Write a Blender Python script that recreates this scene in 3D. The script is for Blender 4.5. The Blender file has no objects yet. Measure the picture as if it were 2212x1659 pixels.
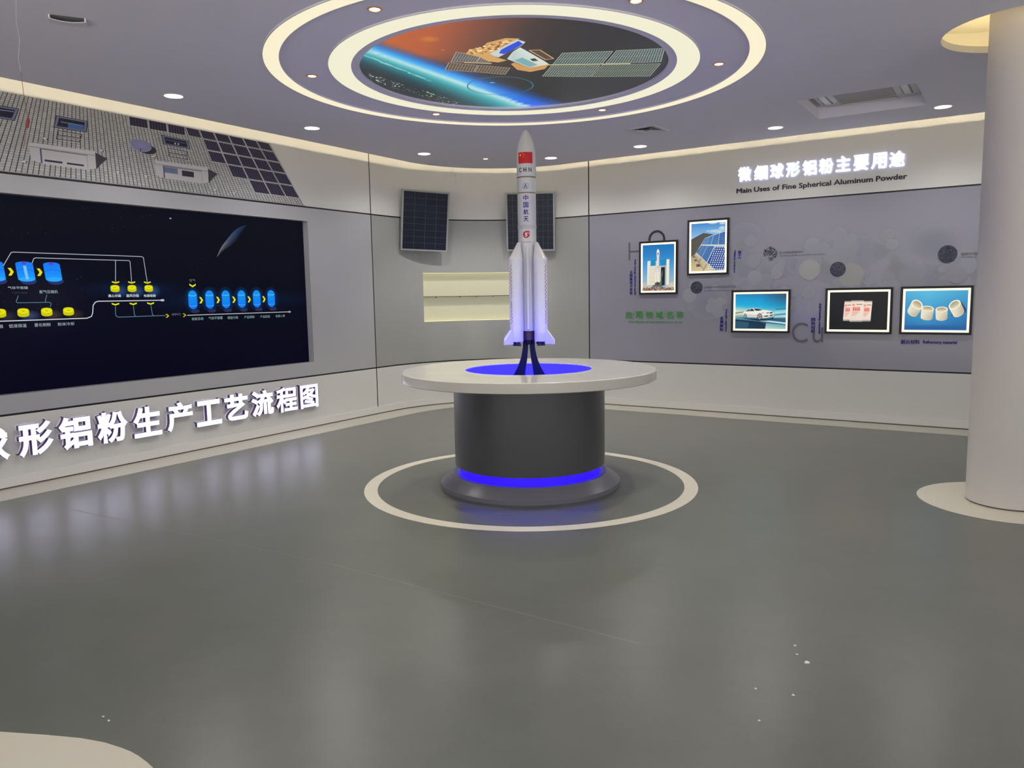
import bpy, bmesh, math, random
from mathutils import Vector, Matrix
random.seed(7)
S = bpy.context.scene
COL = S.collection
PI = math.pi
R = math.radians
# ------------------------------------------------------------------ camera
FPX = 1655.0
pitch, roll = 0.1153, -0.0172
cam_d = bpy.data.cameras.new('camera'); cam = bpy.data.objects.new('camera', cam_d); COL.objects.link(cam)
cam_d.sensor_fit = 'HORIZONTAL'; cam_d.sensor_width = 36.0; cam_d.lens = FPX * 36.0 / 2212.0
cam_d.clip_start = 0.05; cam_d.clip_end = 100
fw = Vector((0, math.cos(pitch), -math.sin(pitch))); up0 = Vector((0, math.sin(pitch), math.cos(pitch))); rt0 = Vector((1, 0, 0))
rt = math.cos(roll) * rt0 + math.sin(roll) * up0; upv = -math.sin(roll) * rt0 + math.cos(roll) * up0
cam.matrix_world = Matrix(((rt.x, upv.x, -fw.x, 0), (rt.y, upv.y, -fw.y, 0), (rt.z, upv.z, -fw.z, 1.5), (0, 0, 0, 1)))
S.camera = cam
# ------------------------------------------------------------------ world (daylight of the open glazed entrance behind the viewer)
W = bpy.data.worlds.new('world'); S.world = W; W.use_nodes = True
bg = W.node_tree.nodes['Background']; bg.inputs[0].default_value = (0.95, 0.97, 1.0, 1); bg.inputs[1].default_value = 1.05
sun_d = bpy.data.lights.new('sun', 'SUN'); sun_d.energy = 27.0; sun_d.angle = 0.01; sun_d.color = (1.0, 0.98, 0.95)
sun = bpy.data.objects.new('sun', sun_d); COL.objects.link(sun); sun.location = (-6, -3, 9)
sun.rotation_euler = Vector((0.45, -0.35, -0.82)).to_track_quat('-Z', 'Y').to_euler()
# ------------------------------------------------------------------ view
S.view_settings.view_transform = 'Standard'; S.view_settings.look = 'None'
S.view_settings.exposure = 0.0; S.view_settings.gamma = 1.0; S.view_settings.use_curve_mapping = False
S.cycles.use_denoising = True; S.cycles.max_bounces = 8; S.cycles.diffuse_bounces = 5; S.cycles.glossy_bounces = 4
S.cycles.sample_clamp_indirect = 6.0; S.cycles.caustics_reflective = False; S.cycles.caustics_refractive = False
# light levels of the room's lamps
P_DOWN, P_SPOT = 42.0, 85.0   # watts of the downlight and spotlight beams
E_DOWN, E_SPOT, E_RING, E_COVE, E_WELL, E_BASE, E_SIGN = 9.0, 9.0, 1.2, 130.0, 9.5, 2.0, 2.2

# ------------------------------------------------------------------ materials
def lin(c):
    def f(v):
        v /= 255.0
        return v / 12.92 if v <= 0.04045 else ((v + 0.055) / 1.055) ** 2.4
    return tuple(f(v) for v in c[:3])
MC = {}
def mat(name, c, rough=0.5, metal=0.0, spec=0.5, noise=0.0, nscale=8.0, bump=0.0, emis=None, es=0.0, rnoise=0.0, coat=0.0, detail=6, nrough=0.5):
    if name in MC: return MC[name]
    m = bpy.data.materials.new(name); m.use_nodes = True; nt = m.node_tree; b = nt.nodes['Principled BSDF']
    lc = lin(c)
    b.inputs['Base Color'].default_value = (*lc, 1); b.inputs['Roughness'].default_value = rough
    b.inputs['Metallic'].default_value = metal; b.inputs['Specular IOR Level'].default_value = spec
    if coat: b.inputs['Coat Weight'].default_value = coat; b.inputs['Coat Roughness'].default_value = 0.05
    if noise or bump or rnoise:
        tc = nt.nodes.new('ShaderNodeTexCoord'); nz = nt.nodes.new('ShaderNodeTexNoise')
        nz.inputs['Scale'].default_value = nscale; nz.inputs['Detail'].default_value = detail; nz.inputs['Roughness'].default_value = nrough
        nt.links.new(tc.outputs['Object'], nz.inputs['Vector'])
        if noise:
            mx = nt.nodes.new('ShaderNodeMix'); mx.data_type = 'RGBA'
            mx.inputs[6].default_value = (*[x * (1 - noise) for x in lc], 1); mx.inputs[7].default_value = (*[min(1, x * (1 + noise)) for x in lc], 1)
            nt.links.new(nz.outputs['Fac'], mx.inputs[0]); nt.links.new(mx.outputs[2], b.inputs['Base Color'])
        if rnoise:
            mr = nt.nodes.new('ShaderNodeMapRange'); mr.inputs['To Min'].default_value = max(0, rough - rnoise); mr.inputs['To Max'].default_value = rough + rnoise
            nt.links.new(nz.outputs['Fac'], mr.inputs['Value']); nt.links.new(mr.outputs[0], b.inputs['Roughness'])
        if bump:
            n2 = nt.nodes.new('ShaderNodeTexNoise'); n2.inputs['Scale'].default_value = nscale * 12; nt.links.new(tc.outputs['Object'], n2.inputs['Vector'])
            bp = nt.nodes.new('ShaderNodeBump'); bp.inputs['Strength'].default_value = bump; bp.inputs['Distance'].default_value = 0.002
            nt.links.new(n2.outputs['Fac'], bp.inputs['Height']); nt.links.new(bp.outputs['Normal'], b.inputs['Normal'])
    if emis is not None:
        b.inputs['Emission Color'].default_value = (*lin(emis), 1); b.inputs['Emission Strength'].default_value = es
    MC[name] = m; return m
def canvas_mat(name, emit, rough=0.35, es=1.0, spec=0.4):
    if name in MC: return MC[name]
    m = bpy.data.materials.new(name); m.use_nodes = True; nt = m.node_tree; b = nt.nodes['Principled BSDF']
    a = nt.nodes.new('ShaderNodeVertexColor'); a.layer_name = 'Col'
    b.inputs['Roughness'].default_value = rough; b.inputs['Specular IOR Level'].default_value = spec
    if emit:
        b.inputs['Base Color'].default_value = (0, 0, 0, 1)
        nt.links.new(a.outputs['Color'], b.inputs['Emission Color']); b.inputs['Emission Strength'].default_value = es
    else:
        nt.links.new(a.outputs['Color'], b.inputs['Base Color'])
    MC[name] = m; return m

M_FLOOR = mat('dark_vinyl', (101, 102, 94), 0.29, spec=0.75, noise=0.30, nscale=1.6, detail=12, nrough=0.78)
M_FSEAM = mat('vinyl_seam', (138, 137, 130), 0.4)
M_FWHITE = mat('white_vinyl', (214, 206, 187), 0.32, noise=0.03, nscale=2)
M_CREAM = mat('cream_paint', (220, 218, 211), 0.62, noise=0.025, nscale=1.5, spec=0.3)
M_LPANEL = mat('grey_gloss_panel', (178, 177, 179), 0.2, noise=0.03, nscale=2.0, rnoise=0.05)
M_BPANEL = mat('grey_back_panel', (162, 162, 158), 0.2, noise=0.03, nscale=2.0, rnoise=0.05)
M_RPANEL = mat('violet_grey_panel', (153, 151, 162), 0.2, noise=0.03, nscale=2.0, rnoise=0.05)
M_GROOVE = mat('black_groove', (12, 11, 16), 0.5)
M_CEIL = mat('ceiling_paint', (220, 217, 226), 0.8, noise=0.015, nscale=1.0, spec=0.2)
M_SLAB = mat('raw_slab', (112, 110, 106), 0.9, spec=0.1)
M_CEILTOP = mat('cove_paint', (225, 222, 208), 0.8, spec=0.2)
M_BASEBD = mat('baseboard_paint', (224, 222, 215), 0.5)
M_DARKGAP = mat('base_shadow_gap', (112, 100, 96), 0.6)
M_WHITE = mat('white_satin', (225, 225, 224), 0.4)
M_COLUMN = mat('column_paint', (210, 204, 198), 0.55, noise=0.03, nscale=2.0, spec=0.3)
M_BLACK = mat('black_satin', (16, 15, 20), 0.35)
M_FRAME = mat('black_frame', (24, 18, 28), 0.4)
M_COVELED = mat('warm_strip', (255, 230, 170), 0.5, emis=(255, 239, 204), es=E_COVE)
M_RING = mat('ring_membrane', (90, 88, 80), 0.5, emis=(250, 240, 206), es=E_RING * 0.8)
M_RING2 = mat('inner_ring_membrane', (90, 88, 80), 0.5, emis=(240, 236, 208), es=E_RING * 0.8)
M_DOWN = mat('downlight_lens', (255, 255, 255), 0.4, emis=(255, 250, 238), es=E_DOWN)
M_SPOT = mat('spot_lens', (255, 240, 220), 0.4, emis=(255, 236, 205), es=E_SPOT)
M_COPPER = mat('copper_trim', (228, 170, 130), 0.3, metal=0.6)

# ------------------------------------------------------------------ mesh building
ORG = {}
def link(o): COL.objects.link(o); return o
def tag(o, label=None, cat=None, group=None, kind=None):
    if label: o['label'] = label
    if cat: o['category'] = cat
    if group: o['group'] = group
    if kind: o['kind'] = kind
    return o
def thing(name, loc, label, cat, group=None):
    o = bpy.data.objects.new(name, None); o.empty_display_size = 0.1; o.location = loc; link(o); ORG[o.name] = Vector(loc)
    return tag(o, label, cat, group)
class MB:
    def __init__(s): s.v = []; s.f = []; s.m = []
    def add(s, vs, fs, mi=0):
        b = len(s.v); s.v += [tuple(v) for v in vs]
        for f in fs: s.f.append([i + b for i in f]); s.m.append(mi)
    def hexa(s, p, mi=0):      # 8 points: bottom loop 0-3, top loop 4-7
        s.add(p, [(3, 2, 1, 0), (4, 5, 6, 7), (0, 1, 5, 4), (1, 2, 6, 5), (2, 3, 7, 6), (3, 0, 4, 7)], mi)
    def box(s, c, d, mi=0):
        x, y, z = c; a, b, h = d[0] / 2, d[1] / 2, d[2] / 2
        s.hexa([(x - a, y - b, z - h), (x + a, y - b, z - h), (x + a, y + b, z - h), (x - a, y + b, z - h), (x - a, y - b, z + h), (x + a, y - b, z + h), (x + a, y + b, z + h), (x - a, y + b, z + h)], mi)
    def lathe(s, prof, c, n=48, mi=0, a0=0.0, a1=2 * PI, close=True):
        full = abs(a1 - a0 - 2 * PI) < 1e-6; k = n if full else n + 1
        vs = []; L = len(prof)
        for i in range(k):
            a = a0 + (a1 - a0) * i / n
            for r, z in prof: vs.append((c[0] + r * math.cos(a), c[1] + r * math.sin(a), c[2] + z))
        fs = []
        for i in range(n):
            j = (i + 1) % k
            for q in range(L - 1):
                fs.append((i * L + q, j * L + q, j * L + q + 1, i * L + q + 1))
        s.add(vs, fs, mi)
    def tube(s, pts, r, n=8, mi=0, rs=None):
        pts = [Vector(p) for p in pts]; vs = []; up = None
        for i, p in enumerate(pts):
            t = (pts[min(i + 1, len(pts) - 1)] - pts[max(i - 1, 0)]).normalized()
            if up is None: up = t.orthogonal().normalized()
            up = (up - t * up.dot(t)).normalized(); sd = t.cross(up); rr = rs[i] if rs else r
            for k in range(n):
                a = 2 * PI * k / n; vs.append(p + (up * math.cos(a) + sd * math.sin(a)) * rr)
        fs = [(i * n + k, i * n + (k + 1) % n, (i + 1) * n + (k + 1) % n, (i + 1) * n + k) for i in range(len(pts) - 1) for k in range(n)]
        fs += [tuple(range(n - 1, -1, -1)), tuple(range((len(pts) - 1) * n, len(pts) * n))]
        s.add(vs, fs, mi)
    def prism(s, poly, fn, h0, h1, mi=0):       # poly of (u,v); fn(u,v,h) -> xyz
        n = len(poly); vs = [fn(u, v, h0) for u, v in poly] + [fn(u, v, h1) for u, v in poly]
        s.add(vs, [tuple(range(n - 1, -1, -1)), tuple(range(n, 2 * n))] + [(i, (i + 1) % n, n + (i + 1) % n, n + i) for i in range(n)], mi)
    def build(s, name, mats, parent=None, loc=None, smooth=0.0, recalc=True):
        o_ = ORG[parent.name] if parent is not None else Vector(loc or (0, 0, 0))
        me = bpy.data.meshes.new(name)
        me.from_pydata([(x - o_.x, y - o_.y, z - o_.z) for x, y, z in s.v], [], s.f)
        if not isinstance(mats, (list, tuple)): mats = [mats]
        for m in mats: me.materials.append(m)
        me.polygons.foreach_set('material_index', s.m)
        if recalc:
            b = bmesh.new(); b.from_mesh(me); bmesh.ops.recalc_face_normals(b, faces=b.faces); b.to_mesh(me); b.free()
        if smooth:
            me.polygons.foreach_set('use_smooth', [True] * len(me.polygons)); me.set_sharp_from_angle(angle=R(smooth))
        me.update()
        o = bpy.data.objects.new(name, me); link(o)
        if parent is not None: o.parent = parent
        else: o.location = o_
        ORG[o.name] = o_
        return o
# ------------------------------------------------------------------ lettering
TXT = {}
def glyphs(body, bold=0.0, res=3, space=1.0):
    k = (body, bold, res, space)
    if k in TXT: return TXT[k]
    c = bpy.data.curves.new('t', 'FONT'); c.body = body; c.resolution_u = res; c.space_character = space
    o = bpy.data.objects.new('t', c); COL.objects.link(o)
    dg = bpy.context.evaluated_depsgraph_get(); dg.update()
    me = bpy.data.meshes.new_from_object(o.evaluated_get(dg))
    b = bmesh.new(); b.from_mesh(me); bmesh.ops.remove_doubles(b, verts=b.verts, dist=1e-5)
    b.verts.index_update()
    V = [(v.co.x, v.co.y) for v in b.verts]; F = [[v.index for v in f.verts] for f in b.faces]
    E = [(l.vert.index, l.link_loop_next.vert.index) for f in b.faces for l in f.loops if len(l.edge.link_faces) == 1]
    if bold:
        acc = {}
        for i, j in E:
            (x0, y0), (x1, y1) = V[i], V[j]; L = math.hypot(x1 - x0, y1 - y0) or 1e-9; nx, ny = (y1 - y0) / L, -(x1 - x0) / L
            for q in (i, j): acc.setdefault(q, []).append((nx, ny))
        V2 = list(V)
        for q, ns in acc.items():
            sx, sy = sum(n_[0] for n_ in ns) / len(ns), sum(n_[1] for n_ in ns) / len(ns); d2 = max(sx * sx + sy * sy, 0.35)
            V2[q] = (V[q][0] + bold * sx / d2, V[q][1] + bold * sy / d2)
        V = V2
    b.free(); bpy.data.objects.remove(o); bpy.data.curves.remove(c); bpy.data.meshes.remove(me)
    TXT[k] = (V, F, E); return TXT[k]
class Canvas:
    def __init__(s): s.v = []; s.f = []; s.c = []
    def poly(s, pts, col, h=0):
        b = len(s.v); s.v += [(p[0], p[1], h) for p in pts]; s.f.append(list(range(b, b + len(pts))))
        s.c.append([lin(c) for c in col] if isinstance(col[0], (tuple, list)) else [lin(col)] * len(pts))
    def rect(s, x0, y0, x1, y1, col, h=0, nx=1, ny=1):
        for i in range(nx):
            for j in range(ny):
                a, b, c, d = x0 + (x1 - x0) * i / nx, x0 + (x1 - x0) * (i + 1) / nx, y0 + (y1 - y0) * j / ny, y0 + (y1 - y0) * (j + 1) / ny
                s.poly([(a, c), (b, c), (b, d), (a, d)], col, h)
    def vgrad(s, x0, y0, x1, y1, cols, h=0):    # colours from y0 to y1
        n = len(cols) - 1
        for i in range(n):
            a, b = y0 + (y1 - y0) * i / n, y0 + (y1 - y0) * (i + 1) / n
            s.poly([(x0, a), (x1, a), (x1, b), (x0, b)], [cols[i], cols[i], cols[i + 1], cols[i + 1]], h)
    def grid(s, x0, y0, x1, y1, nx, ny, fn, h=0):
        for i in range(nx):
            for j in range(ny):
                a, b, c, d = x0 + (x1 - x0) * i / nx, x0 + (x1 - x0) * (i + 1) / nx, y0 + (y1 - y0) * j / ny, y0 + (y1 - y0) * (j + 1) / ny
                q = [(a, c), (b, c), (b, d), (a, d)]; s.poly(q, [fn(*p) for p in q], h)
    def circ(s, x, y, rx, ry, col, h=0, n=24, edge=None):
        ring = [(x + rx * math.cos(2 * PI * i / n), y + ry * math.sin(2 * PI * i / n)) for i in range(n)]
        if edge is None: s.poly(ring, col, h)
        else:
            for i in range(n): s.poly([(x, y), ring[i], ring[(i + 1) % n]], [col, edge, edge], h)
    def annulus(s, x, y, r0, r1, col, h=0, n=32, a0=0, a1=2 * PI, ky=1):
        for i in range(n):
            a, b = a0 + (a1 - a0) * i / n, a0 + (a1 - a0) * (i + 1) / n
            s.poly([(x + r0 * math.cos(a), y + ky * r0 * math.sin(a)), (x + r1 * math.cos(a), y + ky * r1 * math.sin(a)), (x + r1 * math.cos(b), y + ky * r1 * math.sin(b)), (x + r0 * math.cos(b), y + ky * r0 * math.sin(b))], col, h)
    def line(s, pts, w, col, h=0):
        for (a, b), (c, d) in zip(pts[:-1], pts[1:]):
            dx, dy = c - a, d - b; L = math.hypot(dx, dy)
            if L < 1e-9: continue
            ex, ey = dx / L * w * 0.25, dy / L * w * 0.25; nx, ny = -dy / L * w / 2, dx / L * w / 2
            s.poly([(a + nx - ex, b + ny - ey), (c + nx + ex, d + ny + ey), (c - nx + ex, d - ny + ey), (a - nx - ex, b - ny - ey)], col, h)
    def text(s, body, x0, y0, x1, y1, col, h=0, bold=0.0, rot=False, res=2):
        V, F, E = glyphs(body, bold, res)
        if not V: return
        if rot: V = [(y, -x) for x, y in V]
        xs = [v[0] for v in V]; ys = [v[1] for v in V]; ax, bx, ay, by = min(xs), max(xs), min(ys), max(ys)
        P = [(x0 + (x - ax) / (bx - ax) * (x1 - x0), y0 + (y - ay) / (by - ay) * (y1 - y0)) for x, y in V]
        c = lin(col); b = len(s.v); s.v += [(p[0], p[1], h) for p in P]
        for f in F: s.f.append([i + b for i in f]); s.c.append([c] * len(f))
    def stack(s, body, x0, y0, x1, y1, col, h=0, bold=0.0):     # upright characters, top to bottom
        n = len(body); st = (y1 - y0) / n
        for i, ch in enumerate(body): s.text(ch, x0, y1 - st * (i + 1) + st * 0.06, x1, y1 - st * i - st * 0.06, col, h, bold)
    def row(s, body, x0, y0, x1, y1, col, h=0, bold=0.0):
        s.text(body, x0, y0, x1, y1, col, h, bold)
    def build(s, name, m, fn, parent=None, loc=None, eps=0.0004, off=0.0, step=None):
        o_ = ORG[parent.name] if parent is not None else Vector(loc or (0, 0, 0))
        me = bpy.data.meshes.new(name)
        me.from_pydata(s.v if step else [Vector(fn(x, y, off + h * eps)) - o_ for x, y, h in s.v], [], s.f)
        at = me.color_attributes.new('Col', 'FLOAT_COLOR', 'CORNER')
        flat = []
        for cs in s.c:
            for c in cs: flat += [c[0], c[1], c[2], 1.0]
        at.data.foreach_set('color', flat)
        if step:       # slice into narrow upright strips so that the print bends round its cylinder
            b = bmesh.new(); b.from_mesh(me); x = min(v[0] for v in s.v) + step; x1 = max(v[0] for v in s.v)
            while x < x1:
                bmesh.ops.bisect_plane(b, geom=list(b.verts) + list(b.edges) + list(b.faces), plane_co=(x, 0, 0), plane_no=(1, 0, 0)); x += step
            for v in b.verts: v.co = Vector(fn(v.co.x, v.co.y, off + v.co.z * eps)) - o_
            b.to_mesh(me); b.free()
        me.materials.append(m); me.update()
        o = bpy.data.objects.new(name, me); link(o)
        if parent is not None: o.parent = parent
        else: o.location = o_
        ORG[o.name] = o_
        return o

# ------------------------------------------------------------------ plan of the walls: two straight walls at a right angle joined by a quarter curve
aL, bL, aR, bR = -8.0797, 0.6444, 16.9917, -1.5201
RW = 1.8
dL = Vector((bL, 1)).normalized(); dR = Vector((-bR, -1)).normalized()
yk = (aR - aL) / (bL - bR); K = Vector((aL + bL * yk, yk))
TURN = dL.angle(dR); TL = K - dL * RW * math.tan(TURN / 2); TR = K + dR * RW * math.tan(TURN / 2)
nL = Vector((dL.y, -dL.x)); nR = Vector((dR.y, -dR.x)); CW = TL + nL * RW; HALF = RW * TURN / 2
A0 = math.atan2(-nL.y, -nL.x)
def wallp(s, off=0.0):
    if s < -HALF: p, n = TL + dL * (s + HALF), nL
    elif s > HALF: p, n = TR + dR * (s - HALF), nR
    else:
        a = A0 - (s + HALF) / RW; e = Vector((math.cos(a), math.sin(a))); p, n = CW + e * RW, -e
    return p + n * off
def wf(s, z, off=0.0):
    p = wallp(s, off); return (p.x, p.y, z)
def tang(s):
    a = wallp(s - 0.001); b = wallp(s + 0.001); return (b - a).normalized()
def norm(s):
    t = tang(s); return Vector((t.y, -t.x))
def ssamp(s0, s1):
    ks = [s0]
    a, b = max(s0, -HALF), min(s1, HALF)
    if b > a:
        n = max(1, int((b - a) / 0.06))
        ks += [a + (b - a) * i / n for i in range(n + 1)]
    ks.append(s1); out = []
    for k in ks:
        if not out or k - out[-1] > 1e-5: out.append(k)
    return out
def wbox(mb, s0, s1, z0, z1, d0, d1, mi=0):
    ss = ssamp(s0, s1); vs = []
    for k in ss: vs += [wf(k, z0, d0), wf(k, z0, d1), wf(k, z1, d1), wf(k, z1, d0)]
    n = len(ss); fs = [(0, 1, 2, 3), tuple((n - 1) * 4 + i for i in (3, 2, 1, 0))]
    for i in range(n - 1):
        for q in range(4): fs.append((i * 4 + q, (i + 1) * 4 + q, (i + 1) * 4 + (q + 1) % 4, i * 4 + (q + 1) % 4))
    mb.add(vs, fs, mi)
ZL, ZU, ZC, GAP = 0.602, 2.543, 3.185, 0.385
SL, SR = -1.684, 1.622
ZTOP = 3.46
g = 0.0085
def wall(name, s0, s1, midmat, holes=(), gl=True, gr=True):
    mb = MB(); TH = -0.10
    a, b = s0 + (g if gl else 0), s1 - (g if gr else 0)
    wbox(mb, a, b, 0.0, ZL - g, TH, 0, 0); wbox(mb, a, b, ZU + g, ZTOP, TH, 0, 0)
    if holes:
        h = holes[0]
        wbox(mb, a, h[0], ZL + g, ZU - g, TH, 0, 1); wbox(mb, h[1], b, ZL + g, ZU - g, TH, 0, 1)
        wbox(mb, h[0], h[1], ZL + g, h[2], TH, 0, 1); wbox(mb, h[0], h[1], h[3], ZU - g, TH, 0, 1)
    else: wbox(mb, a, b, ZL + g, ZU - g, TH, 0, 1)
    wbox(mb, s0, s1, ZL - g, ZL + g, TH, -0.004, 2); wbox(mb, s0, s1, ZU - g, ZU + g, TH, -0.004, 2)
    if gl: wbox(mb, s0, s0 + g, 0.0, ZTOP, TH, -0.004, 2)
    if gr: wbox(mb, s1 - g, s1, 0.0, ZTOP, TH, -0.004, 2)
    wbox(mb, s0, s1, -0.02, ZTOP, TH - 0.05, TH, 0)
    return tag(mb.build(name, [M_CREAM, midmat, M_GROOVE]), kind='structure')
SCR = (-9.2, -2.738, 0.765, 2.384)
NICHE = (-0.806, 0.806, 1.158, 1.824)
wall('wall_left', -13.5, SL, M_LPANEL, [SCR], gl=False)
wall('wall_back', SL, SR, M_BPANEL, [NICHE])
WR = wall('wall_right', SR, 11.5, M_RPANEL, gr=False)
for nm, a, b in (('baseboard_left', -13.5, SL), ('baseboard_back', SL, SR), ('baseboard_right', SR, 11.5)):
    mb = MB(); wbox(mb, a, b, 0.014, 0.096, 0.0, 0.012, 0); wbox(mb, a, b, 0.0, 0.014, 0.0, 0.006, 1)
    tag(mb.build(nm, [M_BASEBD, M_DARKGAP]), kind='structure')
# floor: dark vinyl with pale inlays
XA, XB, YN = -9.6, 10.6, -1.2
mb = MB(); mb.box((0.5, 6.15, -0.05), (21.0, 14.7, 0.1))
def strip(mb, p, q, w, z, mi):
    d = Vector((q[0] - p[0], q[1] - p[1])); n = Vector((-d.y, d.x)).normalized() * w / 2
    mb.add([(p[0] - n.x, p[1] - n.y, z), (q[0] - n.x, q[1] - n.y, z), (q[0] + n.x, q[1] + n.y, z), (p[0] + n.x, p[1] + n.y, z)], [(0, 1, 2, 3)], mi)
strip(mb, (-3.3, 5.5), (-1.093, 4.24), 0.006, 0.0007, 1); strip(mb, (-1.093, 4.24), (0.527, 3.151), 0.006, 0.0007, 1); strip(mb, (-2.45, 7.35), (-1.7, 6.97), 0.006, 0.0007, 1)
tag(mb.build('floor', [M_FLOOR, M_FSEAM], recalc=False), kind='structure')
M_BOUNCE_PAVE = mat('added_bounce_paving', (190, 188, 182), 0.7, noise=0.06, nscale=1.5)
mb = MB(); mb.box((0.5, -8.2, -0.05), (30.0, 14.0, 0.1)); tag(mb.build('floor', M_BOUNCE_PAVE), kind='structure')  # unseen paving added behind the viewer to bounce daylight up to the ceiling
def inlay(name, outer, inner=None):
    mb = MB(); n = len(outer)
    if inner: mb.add([(x, y, 0.001) for x, y in outer] + [(x, y, 0.001) for x, y in inner], [(i, (i + 1) % n, n + (i + 1) % n, n + i) for i in range(n)])
    else: mb.add([(x, y, 0.001) for x, y in outer], [tuple(range(n))])
    o = mb.build(name, M_FWHITE); tag(o, kind='structure'); return o
mb = MB(); ss = ssamp(-13.5, 11.5)
mb.add([(*wallp(k, 0.0), 0.001) for k in ss] + [(*wallp(k, 0.40), 0.001) for k in ss], [(i, i + 1, len(ss) + i + 1, len(ss) + i) for i in range(len(ss) - 1)])
tag(mb.build('trim_1', mat('border_vinyl', (188, 184, 170), 0.4)), kind='structure')
TX, TY = 0.134, 6.068
def circle(cx, cy, r, n=96): return [(cx + r * math.cos(2 * PI * i / n), cy + r * math.sin(2 * PI * i / n)) for i in range(n)]
inlay('trim_2', circle(TX, TY, 1.321, 128), circle(TX, TY, 1.218, 128))
CX, CY = 3.475, 5.24
OX, OY = 3.447, 5.262
inlay('trim_3', circle(CX, CY, 0.575), circle(CX, CY, 0.20))
inlay('trim_4', [(-5.0, 3.0), (-1.828, 2.549), (-1.65, 2.524), (-1.515, 2.5), (-1.42, 2.472), (-1.348, 2.44), (-1.30, 2.415), (-1.26, 2.388), (-1.22, 2.356), (-1.183, 2.323), (-1.14, 2.26), (-1.11, 2.17), (-1.10, 2.05), (-1.10, 0.6), (-5.0, 0.6)])
# ceiling panel with openings for the lit disc, the column and the air conditioner
RX, RY = 0.055, 6.045
AC = [(2.588, 7.093), (3.394, 6.583), (3.896, 7.346), (3.076, 7.84)]
ac_c = Vector((sum(p[0] for p in AC) / 4, sum(p[1] for p in AC) / 4)); ac_t = dR.copy(); ac_n = nR.copy()
AC = [tuple(ac_c + ac_t * a * 0.477 + ac_n * b * 0.45) for a, b in ((-1, 1), (1, 1), (1, -1), (-1, -1))]
def ceil_panel():
    outer = [tuple(wallp(k, GAP)) for k in ssamp(-13.2, 11.2)]
    outer += [(wallp(11.2, GAP).x, YN), (wallp(-13.2, GAP).x, YN)]
    loops = [outer, circle(RX, RY, 1.19), circle(OX, OY, 0.517, 64), AC]
    b = bmesh.new(); TH = 0.014
    edges = []; lps = []
    for lp in loops:
        vs = [b.verts.new((x, y, ZC)) for x, y in lp]; lps.append(vs)
        edges += [b.edges.new((vs[i], vs[(i + 1) % len(vs)])) for i in range(len(vs))]
    bmesh.ops.triangle_fill(b, use_beauty=True, use_dissolve=False, edges=edges)
    r = bmesh.ops.extrude_face_region(b, geom=list(b.faces))
    bmesh.ops.translate(b, vec=(0, 0, TH), verts=[v for v in r['geom'] if isinstance(v, bmesh.types.BMVert)])
    bmesh.ops.recalc_face_normals(b, faces=b.faces)
    me = bpy.data.meshes.new('ceiling'); b.to_mesh(me); b.free(); me.materials.append(M_CEIL)
    o = bpy.data.objects.new('ceiling', me); link(o); ORG[o.name] = Vector((0, 0, 0)); return tag(o, kind='structure')
CEIL = ceil_panel()
mb = MB(); mb.box((0.5, 6.15, ZTOP + 0.04), (21.0, 14.7, 0.08)); tag(mb.build('ceiling', M_SLAB), kind='structure')
# warm strip light lying in the perimeter cove, on top of the ceiling panel
mb = MB(); ss = ssamp(-13.0, 11.0)
vs = []
for k in ss: vs += [wf(k, ZC + 0.0145, GAP + 0.085), wf(k, ZC + 0.019, GAP + 0.085), wf(k, ZC + 0.019, GAP + 0.095), wf(k, ZC + 0.0145, GAP + 0.095)]
n = len(ss)
mb.add(vs, [(0, 1, 2, 3), tuple((n - 1) * 4 + i for i in (3, 2, 1, 0))] + [(i * 4 + q, (i + 1) * 4 + q, (i + 1) * 4 + (q + 1) % 4, i * 4 + (q + 1) % 4) for i in range(n - 1) for q in range(4)])
mb.build('strip_light', M_COVELED, CEIL)

# ------------------------------------------------------------------ column with its lit ceiling opening
mb = MB(); mb.lathe([(0.0, 0.012), (0.268, 0.012), (0.268, ZTOP), (0.0, ZTOP)], (CX, CY, 0), 96, 0); mb.lathe([(0.258, 0.0), (0.258, 0.012)], (CX, CY, 0), 96, 1)
tag(mb.build('column', [M_COLUMN, M_DARKGAP], smooth=30), kind='structure')
mb = MB(); mb.lathe([(0.62, ZC + 0.0142), (0.64, ZC + 0.0142), (0.64, ZC + 0.026), (0.62, ZC + 0.026), (0.62, ZC + 0.0142)], (OX, OY, 0), 64)
mb.build('strip_light', mat('warm_strip_column', (255, 230, 170), 0.5, emis=(255, 234, 182), es=E_COVE * 0.11), CEIL)
mb = MB(); mb.lathe([(0.516, ZC - 0.001), (0.519, ZC - 0.001), (0.519, ZC + 0.045), (0.516, ZC + 0.045), (0.516, ZC - 0.001)], (OX, OY, 0), 64)
tag(mb.build('trim_5', M_CEILTOP, smooth=30), kind='structure')
mb = MB(); mb.lathe([(0.95, ZC + 0.0145), (0.95, ZTOP - 0.01), (0.27, ZTOP - 0.01)], (CX, CY, 0), 64)
tag(mb.build('trim_6', M_CEILTOP, smooth=30), kind='structure')

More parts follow.
